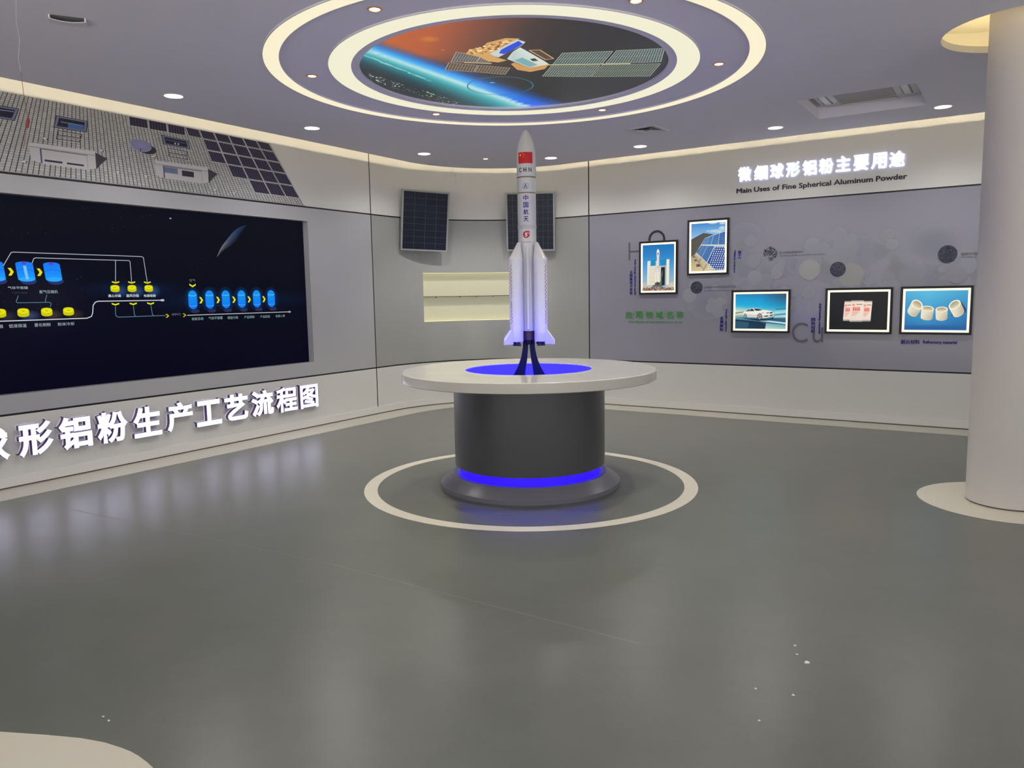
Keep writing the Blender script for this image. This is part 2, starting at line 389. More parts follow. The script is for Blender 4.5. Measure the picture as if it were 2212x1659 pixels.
# ------------------------------------------------------------------ ceiling rings and the lit satellite disc
def ring_light(r0, r1, zb, membrane, label):
    t = thing('ring_light', (RX, RY, zb), label, 'ring light', 'round ceiling ring lights')
    mb = MB(); e = 0.007
    mb.lathe([(r1, zb), (r1 + e, zb), (r1 + e, ZC), (r1, ZC)], (RX, RY, 0), 160); mb.lathe([(r0, ZC), (r0 - e, ZC), (r0 - e, zb), (r0, zb)], (RX, RY, 0), 160)
    mb.build('frame', M_CEIL, t, smooth=30)
    mb = MB(); mb.lathe([(r0, zb + 0.001), (r1, zb + 0.001)], (RX, RY, 0), 160); mb.build('diffuser', membrane, t)
    return t
ring_light(1.709, 1.816, 3.175, M_RING, 'large outer glowing ring on the ceiling above the rocket table')
ring_light(1.210, 1.372, 3.175, M_RING2, 'smaller inner glowing ring framing the satellite picture on the ceiling')
t = thing('ceiling_lightbox', (RX, RY, 3.199), 'round backlit ceiling picture of a satellite over a blue horizon', 'light box')
mb = MB(); mb.lathe([(1.150, 3.1985), (1.150, 3.180), (1.203, 3.178), (1.203, 3.1985)], (RX, RY, 0), 128); mb.build('rim', M_CEIL, t, smooth=30)
def mixc(a, b, k): k = max(0, min(1, k)); return tuple(x + (y - x) * k for x, y in zip(a, b))
def ramp(stops, x):
    if x <= stops[0][0]: return stops[0][1]
    for (a, ca), (b, cb) in zip(stops[:-1], stops[1:]):
        if x <= b: return mixc(ca, cb, (x - a) / (b - a))
    return stops[-1][1]
CV = Canvas()
lp0, lp1 = Vector((-0.881, -0.456)), Vector((0.053, 0.934)); ld = (lp1 - lp0).normalized(); ln = Vector((ld.y, -ld.x))
def space(x, y):
    p = Vector((x, y)); q = p - lp0; d = q.dot(ln); a = q.dot(ld)
    w = 0.75 + 0.3 * a
    sky = ramp([(-0.75, (192, 96, 44)), (-0.5, (178, 88, 52)), (-0.2, (112, 62, 50)), (0.05, (62, 48, 46)), (0.3, (42, 40, 42)), (1, (36, 36, 38))], x + 0.25 * (y + 0.6))
    sky = mixc(sky, (40, 40, 44), (y + 0.35) / 0.5)
    ap = ramp([(-0.34, (34, 42, 48)), (-0.24, (26, 70, 80)), (-0.12, (30, 140, 150)), (-0.05, (90, 185, 190)), (0.0, (190, 225, 225)), (0.05, (80, 180, 235)), (0.12, (28, 132, 226)), (0.2, (22, 84, 180))], d / w)
    if a > 0.9: ap = mixc(ap, (20, 100, 225), (a - 0.9) / 0.8 * (1 if d > 0.03 else 0))
    return mixc(ap, sky, (d / w - 0.10) / 0.16)
NR, NA = 44, 128
for i in range(NR):
    for j in range(NA):
        q = []
        for rr, aa in ((i, j), (i + 1, j), (i + 1, j + 1), (i, j + 1)):
            r_, a_ = rr / NR, 2 * PI * aa / NA; q.append((r_ * math.cos(a_), r_ * math.sin(a_)))
        if i == 0: q = [q[0], q[1], q[2]]
        CV.poly(q, [space(*p) for p in q])
rnd = random.Random(3)
def inside(p): return p[0] ** 2 + p[1] ** 2 < 0.985
for k in range(240):       # city lights
    u = rnd.random(); v = rnd.random() ** 1.5
    x = -0.97 + 0.55 * u; y = 0.06 + 0.78 * u + v * 0.16 - 0.03; x -= v * 0.03
    if inside((x, y)): s_ = 0.0014 + rnd.random() ** 2 * 0.006; CV.rect(x - s_, y - s_ * 1.6, x + s_, y + s_ * 1.6, rnd.choice([(200, 206, 190), (130, 150, 145), (84, 104, 106), (70, 90, 94)]), 1 + 0.003 * k)
for k in range(60):
    u = rnd.random(); x = -0.93 + 0.36 * u; y = -0.38 + 0.62 * u + rnd.uniform(-0.02, 0.02)
    l_ = 0.01 + 0.03 * rnd.random(); CV.line([(x - ld.x * l_, y - ld.y * l_), (x + ld.x * l_, y + ld.y * l_)], 0.004 + 0.008 * rnd.random(), rnd.choice([(110, 190, 195), (90, 175, 185), (150, 205, 200)]), 1 + 0.01 * k)
CV.circ(-0.497, -0.632, 0.062, 0.055, (196, 122, 46), 1, 24, (186, 92, 50)); CV.circ(-0.43, -0.432, 0.014, 0.012, (186, 110, 80), 1, 12)
CV.annulus(-0.095, 0.39, 0.228, 0.237, (34, 112, 140), 1.8, 48); CV.circ(-0.15, 0.30, 0.02, 0.016, (90, 200, 215), 1, 12, (40, 140, 190))
def hatch(q, n, base, lc, h, w=0.004, rows=2):
    CV.poly(q, base, h); a, b, c, d = [Vector(p) for p in q]
    for i in range(1, n):
        k = i / n; CV.line([tuple(a.lerp(b, k)), tuple(d.lerp(c, k))], w, lc, h + 1)
    for i in range(1, rows):
        k = i / rows; CV.line([tuple(a.lerp(d, k)), tuple(b.lerp(c, k))], w * 0.6, lc, h + 1)
    CV.line([tuple(a), tuple(b), tuple(c), tuple(d), tuple(a)], w, mixc(lc, (255, 255, 240), 0.3), h + 1)
hatch([(-0.351, -0.391), (-0.204, -0.31), (-0.245, -0.18), (-0.40, -0.192)], 9, (92, 86, 86), (150, 146, 140), 2)
hatch([(-0.204, -0.30), (-0.10, -0.24), (-0.12, -0.15), (-0.235, -0.18)], 7, (92, 86, 86), (150, 146, 140), 2)
hatch([(-0.415, -0.178), (-0.235, -0.115), (-0.267, 0.032), (-0.451, -0.021)], 10, (82, 70, 64), (160, 140, 116), 2)
hatch([(-0.225, -0.112), (-0.026, -0.042), (-0.06, 0.106), (-0.257, 0.034)], 11, (82, 70, 64), (160, 140, 116), 2)
hatch([(0.299, -0.336), (0.605, -0.356), (0.569, -0.09), (0.25, -0.096)], 19, (70, 86, 86), (160, 172, 158), 2)
hatch([(0.628, -0.366), (0.915, -0.392), (0.945, -0.118), (0.593, -0.108)], 20, (70, 86, 86), (160, 172, 158), 2)
hatch([(0.244, -0.068), (0.559, -0.066), (0.521, 0.193), (0.196, 0.163)], 20, (72, 84, 82), (156, 166, 150), 2)
hatch([(0.578, -0.08), (0.95, -0.081), (0.932, 0.207), (0.531, 0.193)], 24, (66, 76, 70), (150, 158, 134), 2)
CV.line([(0.2, -0.094), (0.751, -0.092)], 0.014, (222, 212, 160), 4); CV.line([(-0.313, -0.178), (-0.147, -0.144)], 0.012, (214, 190, 130), 4)
CV.poly([(-0.164, -0.2), (-0.044, -0.208), (0.002, -0.129), (-0.026, -0.052), (-0.138, -0.152)], (52, 44, 40), 4)
CV.poly([(-0.298, -0.354), (-0.267, -0.442), (-0.192, -0.446), (-0.163, -0.551), (-0.051, -0.63), (0.033, -0.618), (-0.009, -0.556), (-0.133, -0.345), (-0.108, -0.271), (-0.044, -0.208), (-0.1, -0.166), (-0.164, -0.194), (-0.216, -0.286)], (206, 158, 92), 5)
for k in range(70):
    a_, b_ = rnd.random(), rnd.random(); x = -0.27 + 0.25 * a_; y = -0.36 - 0.2 * a_ + (b_ - 0.5) * 0.12
    CV.circ(x, y, 0.012, 0.016, rnd.choice([(232, 196, 140), (168, 116, 62), (242, 214, 160), (140, 92, 50)]), 6, 6)
CV.poly([(-0.02, -0.13), (0.002, -0.16), (0.102, -0.044), (0.227, -0.11), (0.204, -0.006), (0.11, 0.055), (0.022, 0.0)], (202, 150, 84), 5)
CV.poly([(-0.151, -0.346), (0.016, -0.606), (0.066, -0.557), (0.048, -0.501), (-0.099, -0.271)], (196, 204, 204), 7)
CV.poly([(-0.093, -0.357), (-0.079, -0.421), (-0.052, -0.466), (0.025, -0.58), (0.053, -0.522), (-0.035, -0.368), (-0.062, -0.336)], (24, 70, 210), 8)
CV.poly([(-0.044, -0.238), (-0.008, -0.381), (0.035, -0.461), (0.076, -0.39), (0.186, -0.195), (0.227, -0.11), (0.102, -0.044), (0.002, -0.175)], [(200, 215, 208), (186, 200, 196), (212, 222, 216), (206, 220, 214), (160, 190, 186), (220, 220, 200), (190, 206, 196), (176, 198, 192)], 8)
CV.poly([(0.002, -0.206), (0.051, -0.263), (0.152, -0.105), (0.102, -0.054)], (120, 168, 170), 9); CV.poly([(0.10, -0.23), (0.13, -0.245), (0.155, -0.19), (0.12, -0.18)], (54, 58, 60), 9)
CV.poly([(0.093, -0.403), (0.155, -0.408), (0.249, -0.231), (0.199, -0.21)], (84, 66, 58), 9); CV.line([(0.093, -0.403), (0.155, -0.408), (0.249, -0.231), (0.199, -0.21), (0.093, -0.403)], 0.008, (214, 170, 110), 10)
CV.build('picture', canvas_mat('lit_picture', True), lambda x, y, h: (RX + x * 1.15, RY + y * 1.15, 3.1985 - h), t, eps=0.0002)

# ------------------------------------------------------------------ downlights
def beam(name, t, power, angle, size, color):
    d = bpy.data.lights.new(name, 'SPOT'); d.energy = power; d.spot_size = R(angle); d.spot_blend = 0.7; d.shadow_soft_size = size; d.color = color
    o = bpy.data.objects.new(name, d); link(o); o.parent = t; o.location = (0, 0, -0.012); return o
def downlight(loc):
    t = thing('downlight', loc, 'x', 'downlight', 'round white ceiling downlights')
    x, y, z = loc; mb = MB(); mb.lathe([(0.072, -0.0035), (0.081, -0.0045), (0.088, -0.001), (0.088, 0.0), (0.072, 0.0)], loc, 40); mb.build('trim_ring', M_WHITE, t, smooth=50)
    mb = MB(); mb.lathe([(0.0, -0.0025), (0.0715, -0.0025)], loc, 40); mb.build('lens', M_DOWN, t)
    beam('lamp', t, P_DOWN, 150, 0.06, (1.0, 0.99, 0.97))
    return t
def spot(loc):
    t = thing('spotlight', loc, 'x', 'spotlight', 'small copper-rimmed ceiling spotlights')
    mb = MB(); mb.lathe([(0.031, 0.0), (0.033, -0.006), (0.042, -0.005), (0.045, 0.0)], loc, 32); mb.build('trim_ring', M_COPPER, t, smooth=50)
    mb = MB(); mb.lathe([(0.0, -0.001), (0.031, -0.001)], loc, 32); mb.build('lens', M_SPOT, t)
    beam('lamp', t, P_SPOT, 112, 0.03, (1.0, 0.97, 0.93))
    return t
def dup(root, loc, label, group=None):
    r = root.copy(); COL.objects.link(r); r.location = loc; r['label'] = label
    if group: r['group'] = group
    for ch in list(root.children):
        c = ch.copy(); COL.objects.link(c); c.parent = r
        for gch in ch.children:
            d = gch.copy(); COL.objects.link(d); d.parent = c
    return r
DL = [((-2.758, 6.574), 'white downlight nearest the camera along the left wall, above the roof mural'), ((-1.945, 7.865), 'second white downlight along the left wall, near the end of the roof mural'),
      ((-0.996, 9.343), 'white downlight above the left of the two wall solar panels'), ((0.531, 9.771), 'white downlight just right of the rocket tip'),
      ((1.53, 9.112), 'white downlight below the square ceiling air diffuser'), ((2.787, 8.221), 'white downlight left of the air conditioner recess'), ((4.082, 7.421), 'white downlight right of the air conditioner recess, beside the column')]
d0 = None
for (x, y), lb in DL:
    if d0 is None: d0 = downlight((x, y, ZC)); d0['label'] = lb
    else: dup(d0, (x, y, ZC), lb)
NEAR_FILL = [(-3.57, 5.28), (5.38, 6.62), (-1.5, 1.3), (1.6, 1.3), (3.9, 2.7), (-3.9, 2.7)]  # extra downlights out of view, added to brighten the room and foreground
for i, (x, y) in enumerate(NEAR_FILL): dup(d0, (x, y, ZC), 'unseen white ceiling downlight added towards the entrance to light the foreground', 'added unseen downlights nearer the entrance')
SP = [((-0.769, 4.727), 'copper-rimmed spotlight between the two ceiling rings, top left of the satellite picture'), ((-1.481, 6.063), 'copper-rimmed spotlight between the ceiling rings, at their left end'),
      ((-0.662, 7.359), 'copper-rimmed spotlight between the ceiling rings, lower left of the rocket tip'), ((0.876, 7.308), 'copper-rimmed spotlight between the ceiling rings, lower right, near the air diffuser'),
      ((1.58, 5.933), 'copper-rimmed spotlight between the ceiling rings, at their right end'), ((0.757, 4.667), 'copper-rimmed spotlight between the ceiling rings, cut by the top edge of the photo'),
      ((-0.279, 9.741), 'small spotlight alone on the ceiling between two white downlights at the back wall')]
s0 = None
for (x, y), lb in SP:
    if s0 is None: s0 = spot((x, y, ZC)); s0['label'] = lb
    else: dup(s0, (x, y, ZC), lb)

# ------------------------------------------------------------------ air conditioner, diffuser, vent, loose wires
t = thing('air_conditioner', (ac_c.x, ac_c.y, 3.268), 'white ceiling cassette air conditioner set in a rectangular ceiling recess', 'air conditioner')
def acp(a, b, z): p = ac_c + ac_t * a + ac_n * b; return (p.x, p.y, z)
def rrect(w, h, r, n=6):
    pts = []
    for cx, cy, a in ((w - r, h - r, 0), (-w + r, h - r, PI / 2), (-w + r, -h + r, PI), (w - r, -h + r, 1.5 * PI)):
        for i in range(n + 1): q = a + PI / 2 * i / n; pts.append((cx + r * math.cos(q), cy + r * math.sin(q)))
    return pts
M_AC = mat('air_conditioner_plastic', (214, 212, 206), 0.35); M_ACG = mat('air_conditioner_grille', (150, 144, 140), 0.5)
mb = MB(); z1, z0 = 3.345, 3.268
o1, o2, o3 = rrect(0.44, 0.415, 0.09), rrect(0.43, 0.405, 0.10), rrect(0.40, 0.375, 0.09)
n = len(o1); mb.add([acp(a, b, z1) for a, b in o1] + [acp(a, b, z0 + 0.016) for a, b in o2] + [acp(a, b, z0) for a, b in o3], [(i + k * n, (i + 1) % n + k * n, (i + 1) % n + (k + 1) * n, i + (k + 1) * n) for i in range(n) for k in range(2)] + [tuple(range(2 * n, 3 * n))])
body = mb.build('body', M_AC, t, smooth=40)
mb = MB(); mb.prism(rrect(0.245, 0.245, 0.03), lambda u, v, h: acp(u, v, h), z0 - 0.003, z0, 0); mb.build('intake_grille', M_ACG, t)
for sgn, ax in ((1, 0), (-1, 0), (1, 1), (-1, 1)):
    mb = MB()
    for off, wd in ((0.300, 0.009), (0.372, 0.011)):
        pts = [(off, -0.235), (off + wd, -0.25), (off + wd, 0.25), (off, 0.235)]
        pts = [(sgn * a, b) if ax == 0 else (b, sgn * a) for a, b in pts]
        mb.prism(pts, lambda u, v, h: acp(u, v, h), z0 - 0.002, z0, 0)
    fl = mb.build('air_slot', M_BLACK, t)
    mb = MB(); pts = [(0.313, -0.235), (0.368, -0.245), (0.368, 0.245), (0.313, 0.235)]; pts = [(sgn * a, b) if ax == 0 else (b, sgn * a) for a, b in pts]
    mb.prism(pts, lambda u, v, h: acp(u, v, h), z0 - 0.006, z0, 0); mb.build('louver_flap', M_AC, t)
mb = MB()
for a, b in (((-0.477, 0.45), (0.477, 0.45)), ((0.477, 0.45), (0.477, -0.45)), ((0.477, -0.45), (-0.477, -0.45)), ((-0.477, -0.45), (-0.477, 0.45))):
    mb.add([acp(*a, ZC + 0.014), acp(*b, ZC + 0.014), acp(*b, ZTOP), acp(*a, ZTOP)], [(0, 1, 2, 3)])
mb.add([acp(-0.477, -0.45, 3.346), acp(0.477, -0.45, 3.346), acp(0.477, 0.45, 3.346), acp(-0.477, 0.45, 3.346)], [(0, 1, 2, 3)])
tag(mb.build('trim_7', M_CEIL), kind='structure')
dc = Vector((1.448, 8.215)); du = Vector((0.78, -0.62)).normalized(); dv = Vector((-du.y, du.x))
t = thing('air_diffuser', (dc.x, dc.y, ZC), 'square white louvred air diffuser on the ceiling left of the air conditioner', 'air vent')
def dfp(a, b, z): p = dc + du * a + dv * b; return (p.x, p.y, z)
M_DIFF = mat('diffuser_metal', (196, 196, 198), 0.4); M_DIFFD = mat('diffuser_throat', (88, 88, 94), 0.7); M_VENTD = mat('vent_throat', (138, 136, 142), 0.8)
mb = MB()
def sqring(mb, h0, h1, z0, z1, f):
    c0 = [(-h0, -h0), (h0, -h0), (h0, h0), (-h0, h0)]; c1 = [(-h1, -h1), (h1, -h1), (h1, h1), (-h1, h1)]
    mb.add([f(*p, z0) for p in c0] + [f(*p, z1) for p in c1], [(i, (i + 1) % 4, 4 + (i + 1) % 4, 4 + i) for i in range(4)])
sqring(mb, 0.165, 0.135, ZC - 0.006, ZC - 0.008, dfp); sqring(mb, 0.165, 0.168, ZC - 0.006, ZC, dfp); sqring(mb, 0.135, 0.132, ZC - 0.008, ZC, dfp); mb.build('frame', M_DIFF, t)
for k, h in enumerate((0.125, 0.092, 0.06)):
    mb = MB(); sqring(mb, h, h - 0.026, ZC - 0.007, ZC - 0.001, dfp); mb.build('louver', M_DIFF, t)
mb = MB(); mb.add([dfp(-0.133, -0.133, ZC - 0.0006), dfp(0.133, -0.133, ZC - 0.0006), dfp(0.133, 0.133, ZC - 0.0006), dfp(-0.133, 0.133, ZC - 0.0006)], [(0, 1, 2, 3)]); mb.build('throat', M_DIFFD, t)
vc = Vector((-2.615, 4.80)); vu = Vector((0.905, 0.425)).normalized(); vv = Vector((-vu.y, vu.x))
t = thing('ceiling_vent', (vc.x, vc.y, ZC), 'small white ceiling vent with a curved lip above the roof mural', 'air vent')
def vfp(a, b, z): p = vc + vu * a + vv * b; return (p.x, p.y, z)
mb = MB(); N = 12
vs = []; fs = []
for i in range(N + 1):
    a = -0.1 + 0.2 * i / N; bow = 0.016 * (1 - (a / 0.1) ** 2)
    vs += [vfp(a, -0.05 + bow, ZC - 0.024 - bow * 0.5), vfp(a, 0.10, ZC - 0.008), vfp(a, 0.10, ZC - 0.003), vfp(a, -0.047 + bow, ZC - 0.018 - bow * 0.5)]
for i in range(N):
    for q in range(4): fs.append((i * 4 + q, i * 4 + 4 + q, i * 4 + 4 + (q + 1) % 4, i * 4 + (q + 1) % 4))
fs += [(0, 1, 2, 3), tuple(N * 4 + i for i in (3, 2, 1, 0))]
mb.add(vs, fs); mb.build('lip', M_WHITE, t, smooth=30)
mb = MB(); mb.add([vfp(-0.092, -0.048, ZC - 0.0015), vfp(0.092, -0.048, ZC - 0.0015), vfp(0.092, 0.06, ZC - 0.0015), vfp(-0.092, 0.06, ZC - 0.0015)], [(0, 1, 2, 3)]); mb.build('opening', M_VENTD, t)
for a in (-0.093, 0.093):
    mb = MB(); mb.hexa([vfp(a - 0.004, -0.048, ZC - 0.02), vfp(a + 0.004, -0.048, ZC - 0.02), vfp(a + 0.004, 0.066, ZC - 0.006), vfp(a - 0.004, 0.066, ZC - 0.006), vfp(a - 0.004, -0.048, ZC), vfp(a + 0.004, -0.048, ZC), vfp(a + 0.004, 0.066, ZC), vfp(a - 0.004, 0.066, ZC)]); mb.build('side_cheek', M_WHITE, t)
M_WIRE = mat('pale_wire', (196, 190, 188), 0.5); M_WIRER = mat('red_wire', (150, 84, 76), 0.5); M_CONN = mat('red_connector', (140, 52, 48), 0.5)
wx, wy = -2.598, 4.288
t = thing('hanging_wire', (wx, wy, ZC), 'thin loose wire with a red connector hanging before the roof mural', 'wire')
mb = MB(); mb.tube([(wx, wy, ZC), (wx - 0.006, wy, 3.08), (wx - 0.014, wy, 3.0), (wx - 0.004, wy, 2.9), (wx - 0.02, wy, 2.8), (wx - 0.012, wy, 2.74)], 0.0014, 6); mb.build('wire', M_WIRE, t)
mb = MB(); mb.tube([(wx - 0.012, wy, 2.74), (wx - 0.008, wy, 2.63), (wx + 0.0, wy, 2.54), (wx + 0.004, wy, 2.49), (wx - 0.002, wy, 2.45), (wx - 0.018, wy, 2.40), (wx - 0.036, wy, 2.335)], 0.0014, 6); mb.build('red_lead', M_WIRER, t)
mb = MB(); mb.tube([(wx + 0.006, wy, 2.497), (wx + 0.004, wy, 2.485), (wx - 0.004, wy, 2.455), (wx - 0.006, wy, 2.445)], 0.009, 10, rs=[0.004, 0.009, 0.009, 0.005]); mb.build('connector', M_CONN, t, smooth=40)
bx, by = -0.699, 9.848
t = thing('hanging_wire', (bx, by, ZC), 'short frayed bundle of pale wires hanging from the ceiling above the back wall', 'wire')
for pts in ([(0, 0, 0), (-0.02, 0, -0.06), (-0.025, 0, -0.12), (0.02, 0, -0.165), (0.03, 0, -0.19)], [(0, 0, 0), (0.01, 0, -0.07), (0.0, 0, -0.12), (-0.03, 0, -0.17), (-0.10, 0.0, -0.215), (-0.125, 0, -0.235)], [(0.0, 0, 0), (0.004, 0, -0.09), (0.035, 0, -0.15), (0.03, 0, -0.30)]):
    mb = MB(); mb.tube([(bx + a, by + b, ZC + c) for a, b, c in pts], 0.0018, 6); mb.build('strand', M_WIRE, t)

# ------------------------------------------------------------------ round display table
M_TOP = mat('table_top_lacquer', (190, 186, 178), 0.13, noise=0.05, nscale=2.5, spec=0.35, rnoise=0.04); M_DRUM = mat('table_drum_grey', (74, 74, 78), 0.32, noise=0.04, nscale=3)
M_BASE = mat('table_base_grey', (122, 120, 128), 0.3)
M_BLUE = mat('blue_led', (20, 10, 255), 0.5, emis=(11, 8, 255), es=E_WELL * 2.0); M_BLUE2 = mat('blue_led_base', (20, 10, 255), 0.5, emis=(34, 6, 250), es=E_BASE * 0.9)
t = thing('display_table', (TX, TY, 0.0), 'round white-topped display table on a grey drum glowing blue', 'table')
c = (TX, TY, 0)
mb = MB(); mb.lathe([(0.50, 0.845), (0.995, 0.841), (1.002, 0.846), (1.002, 0.912), (0.995, 0.919), (0.503, 0.919), (0.50, 0.916), (0.50, 0.845)], c, 128); mb.build('tabletop', M_TOP, t, smooth=30)
mb = MB(); mb.lathe([(0.56, 0.171), (0.600, 0.171), (0.600, 0.8412), (0.50, 0.8412)], c, 128); mb.build('drum', M_DRUM, t, smooth=30)
mb = MB(); mb.lathe([(0.719, 0.0), (0.719, 0.032), (0.716, 0.036), (0.616, 0.105), (0.604, 0.105), (0.600, 0.10), (0.56, 0.10)], c, 128); mb.build('base', M_BASE, t, smooth=30)
mb = MB(); mb.lathe([(0.565, 0.10), (0.565, 0.171)], c, 96); mb.build('base_light', M_BLUE2, t)
mb = MB(); mb.lathe([(0.4995, 0.820), (0.4995, 0.912)], c, 96); wl = mb.build('well_light', M_BLUE, t)
M_WELLF = mat('well_floor', (90, 90, 220), 0.25)
mb = MB(); mb.lathe([(0.0, 0.820), (0.4995, 0.820)], c, 96); mb.build('well_floor', M_WELLF, t)

# ------------------------------------------------------------------ model rocket
M_RW = mat('rocket_white', (200, 200, 203), 0.22, spec=0.6, coat=0.4); M_RB = mat('rocket_band', (184, 184, 188), 0.35); M_GOLD = mat('rocket_gold_ring', (134, 108, 76), 0.35, metal=0.5)
M_RDARK = mat('rocket_dark_tail', (62, 40, 44), 0.5); M_NOZ = mat('rocket_nozzle', (26, 24, 34), 0.4)
M_DECAL = canvas_mat('rocket_decal', False, 0.3)
AX, AY = 0.139, 6.068
t = thing('model_rocket', (AX, AY, 0.82), 'tall white model rocket with red flag and four boosters on the round table', 'model rocket')
c = (AX, AY, 0)
og = [(0.0, 2.762), (0.006, 2.7605), (0.012, 2.757), (0.022, 2.746), (0.032, 2.730), (0.043, 2.706), (0.053, 2.680), (0.061, 2.652), (0.068, 2.624), (0.072, 2.60), (0.0742, 2.572), (0.0744, 2.54), (0.0744, 2.402)]
mb = MB(); mb.lathe(og[::-1], c, 64); mb.build('nose_fairing', M_RW, t, smooth=40)
mb = MB(); mb.lathe([(0.0744, 2.403), (0.0748, 2.402), (0.0748, 2.397), (0.0725, 2.394)], c, 64); mb.build('gold_ring', M_GOLD, t, smooth=40)
mb = MB(); mb.lathe([(0.0712, 2.284), (0.0730, 2.283), (0.0730, 2.277), (0.0718, 2.276)], c, 64); mb.build('gold_ring', M_GOLD, t, smooth=40)
mb = MB(); mb.lathe([(0.0725, 2.395), (0.0722, 2.37), (0.0712, 2.34), (0.0712, 2.283)], c, 64); mb.build('upper_stage', M_RW, t, smooth=40)
mb = MB(); mb.lathe([(0.0718, 2.277), (0.0718, 2.0373), (0.0712, 2.0373), (0.0712, 2.0092), (0.0708, 2.0092), (0.0700, 1.2206)], c, 64); core = mb.build('core_stage', M_RW, t, smooth=40)
mb = MB(); mb.lathe([(0.0714, 2.037), (0.0726, 2.036), (0.0726, 2.0105), (0.0714, 2.0095)], c, 64); mb.build('interstage_band', M_RB, t, smooth=40)
mb = MB(); mb.lathe([(0.066, 1.2206), (0.066, 1.150), (0.0, 1.150)], c, 48); mb.lathe([(0.0702, 1.225), (0.066, 1.2206)], c, 48); mb.build('tail_section', M_RDARK, t, smooth=40)
mb = MB(); mb.tube([(AX - 0.002, AY - 0.069, 1.875), (AX - 0.002, AY - 0.071, 1.86), (AX - 0.002, AY - 0.0705, 1.235), (AX - 0.002, AY - 0.068, 1.228)], 0.012, 14, rs=[0.004, 0.014, 0.014, 0.006]); mb.build('cable_duct', M_RW, t, smooth=40)
def rot2(a, r): return (AX + r * math.cos(a), AY + r * math.sin(a))
def booster(a, strips):
    bx, by = rot2(a, 0.134); rad = Vector((math.cos(a), math.sin(a))); BR = 0.0545
    mb = MB(); vs = []; N = 40
    prof = [(1.0, 1.775, 0.0), (0.83, 1.803, 0.009), (0.66, 1.832, 0.0178), (0.47, 1.864, 0.0277), (0.31, 1.892, 0.036), (0.24, 1.901, 0.039), (0.12, 1.906, 0.040), (0.03, 1.907, 0.040)]
    for k, z, sh in prof:
        for i in range(N): q = 2 * PI * i / N; vs.append((bx - rad.x * sh + BR * k * math.cos(q), by - rad.y * sh + BR * k * math.sin(q), z))
    L = len(prof); fs = [(j * N + i, j * N + (i + 1) % N, (j + 1) * N + (i + 1) % N, (j + 1) * N + i) for j in range(L - 1) for i in range(N)] + [tuple((L - 1) * N + i for i in range(N))]
    mb.add(vs, fs)
    mb.lathe([(0.0, 1.140), (0.050, 1.140), (0.0525, 1.145), (0.0525, 1.2296), (0.0545, 1.2296), (0.0545, 1.2528), (0.0535, 1.2528), (0.0535, 1.385), (0.0538, 1.385), (0.0538, 1.39), (0.0535, 1.39), (0.0535, 1.466), (0.0538, 1.466), (0.0538, 1.471), (0.0535, 1.471), (0.0535, 1.7548), (0.0548, 1.7548), (0.0548, 1.775)], (bx, by, 0), N)
    b = mb.build('booster', M_RW, t, smooth=35)
    # fin
    mb = MB(); tn = Vector((-rad.y, rad.x)); P = lambda r, w, z: (bx + rad.x * r + tn.x * w, by + rad.y * r + tn.y * w, z)
    out = [(0.046, 1.236), (0.062, 1.232), (0.124, 1.170), (0.137, 1.155), (0.137, 1.122), (0.046, 1.122)]
    mb.prism(out, lambda u, v, h: P(u, h, v), -0.007, 0.007); f = mb.build('fin', M_RW, t); f.parent = b
    for k in (-1, 1):
        mb = MB(); mb.lathe([(0.008, 1.141), (0.011, 1.134), (0.016, 1.110), (0.0165, 1.106), (0.012, 1.106), (0.0, 1.12)], (bx + tn.x * 0.023 * k, by + tn.y * 0.023 * k, 0), 20); z_ = mb.build('nozzle', M_NOZ, t, smooth=40); z_.parent = b
    if strips:
        def onb(u, v, h):
            q = a + u / (0.0537); return (bx + (0.0541 + h) * math.cos(q), by + (0.0541 + h) * math.sin(q), v)
        cv = Canvas(); RED = (120, 24, 52); WHT = (232, 226, 232)
        for z_a, z_b, nn in ((1.733, 1.471, 18), (1.391, 1.278, 8)):
            for i in range(nn):
                za = z_a + (z_b - z_a) * i / nn; zb = z_a + (z_b - z_a) * (i + 1) / nn; u0 = -0.0062 if i % 2 else 0.0
                cv.rect(u0, zb, u0 + 0.0062, za, RED, 1); cv.rect(-0.0062 - u0, zb, -u0, za, WHT, 1)
        cv.text('CZ-5', -0.005, 1.402, 0.006, 1.457, (40, 40, 110), 1, 0.02, rot=True)
        d = cv.build('marking', M_DECAL, onb, t, step=0.004); d.parent = b
    return b
for a in (-3 * PI / 4, -PI / 4, PI / 4, 3 * PI / 4): booster(a, a < 0)
MY = -7.5
def decal(name, build, rad, mid=-PI / 2 + R(MY)):
    cv = Canvas(); build(cv)
    return cv.build(name, M_DECAL, lambda u, v, h: (AX + (rad + h) * math.cos(mid + u / rad), AY + (rad + h) * math.sin(mid + u / rad), v), t, step=0.004)
def star(cv, x, y, r, rot, col, h):
    cv.poly([(x + (r if k % 2 == 0 else r * 0.4) * math.cos(rot + PI / 2 + k * PI / 5), y + (r if k % 2 == 0 else r * 0.4) * math.sin(rot + PI / 2 + k * PI / 5)) for k in range(10)], col, h)
def flag(cv):
    cv.rect(-0.060, 2.498, 0.060, 2.582, (196, 26, 40), 0, nx=16)
    star(cv, -0.040, 2.561, 0.0115, 0, (240, 205, 60), 1)
    for x, y in ((-0.020, 2.574), (-0.011, 2.565), (-0.011, 2.553), (-0.020, 2.543)): star(cv, x, y, 0.0042, 0.3, (235, 195, 60), 1)
decal('flag', flag, 0.0751)
def chn(cv):
    for i, ch in enumerate('CHN'): cv.text(ch, -0.055 + i * 0.040, 2.434, -0.055 + i * 0.040 + 0.024, 2.467, (24, 20, 24), 0, 0.03)
decal('country_code', chn, 0.0751)
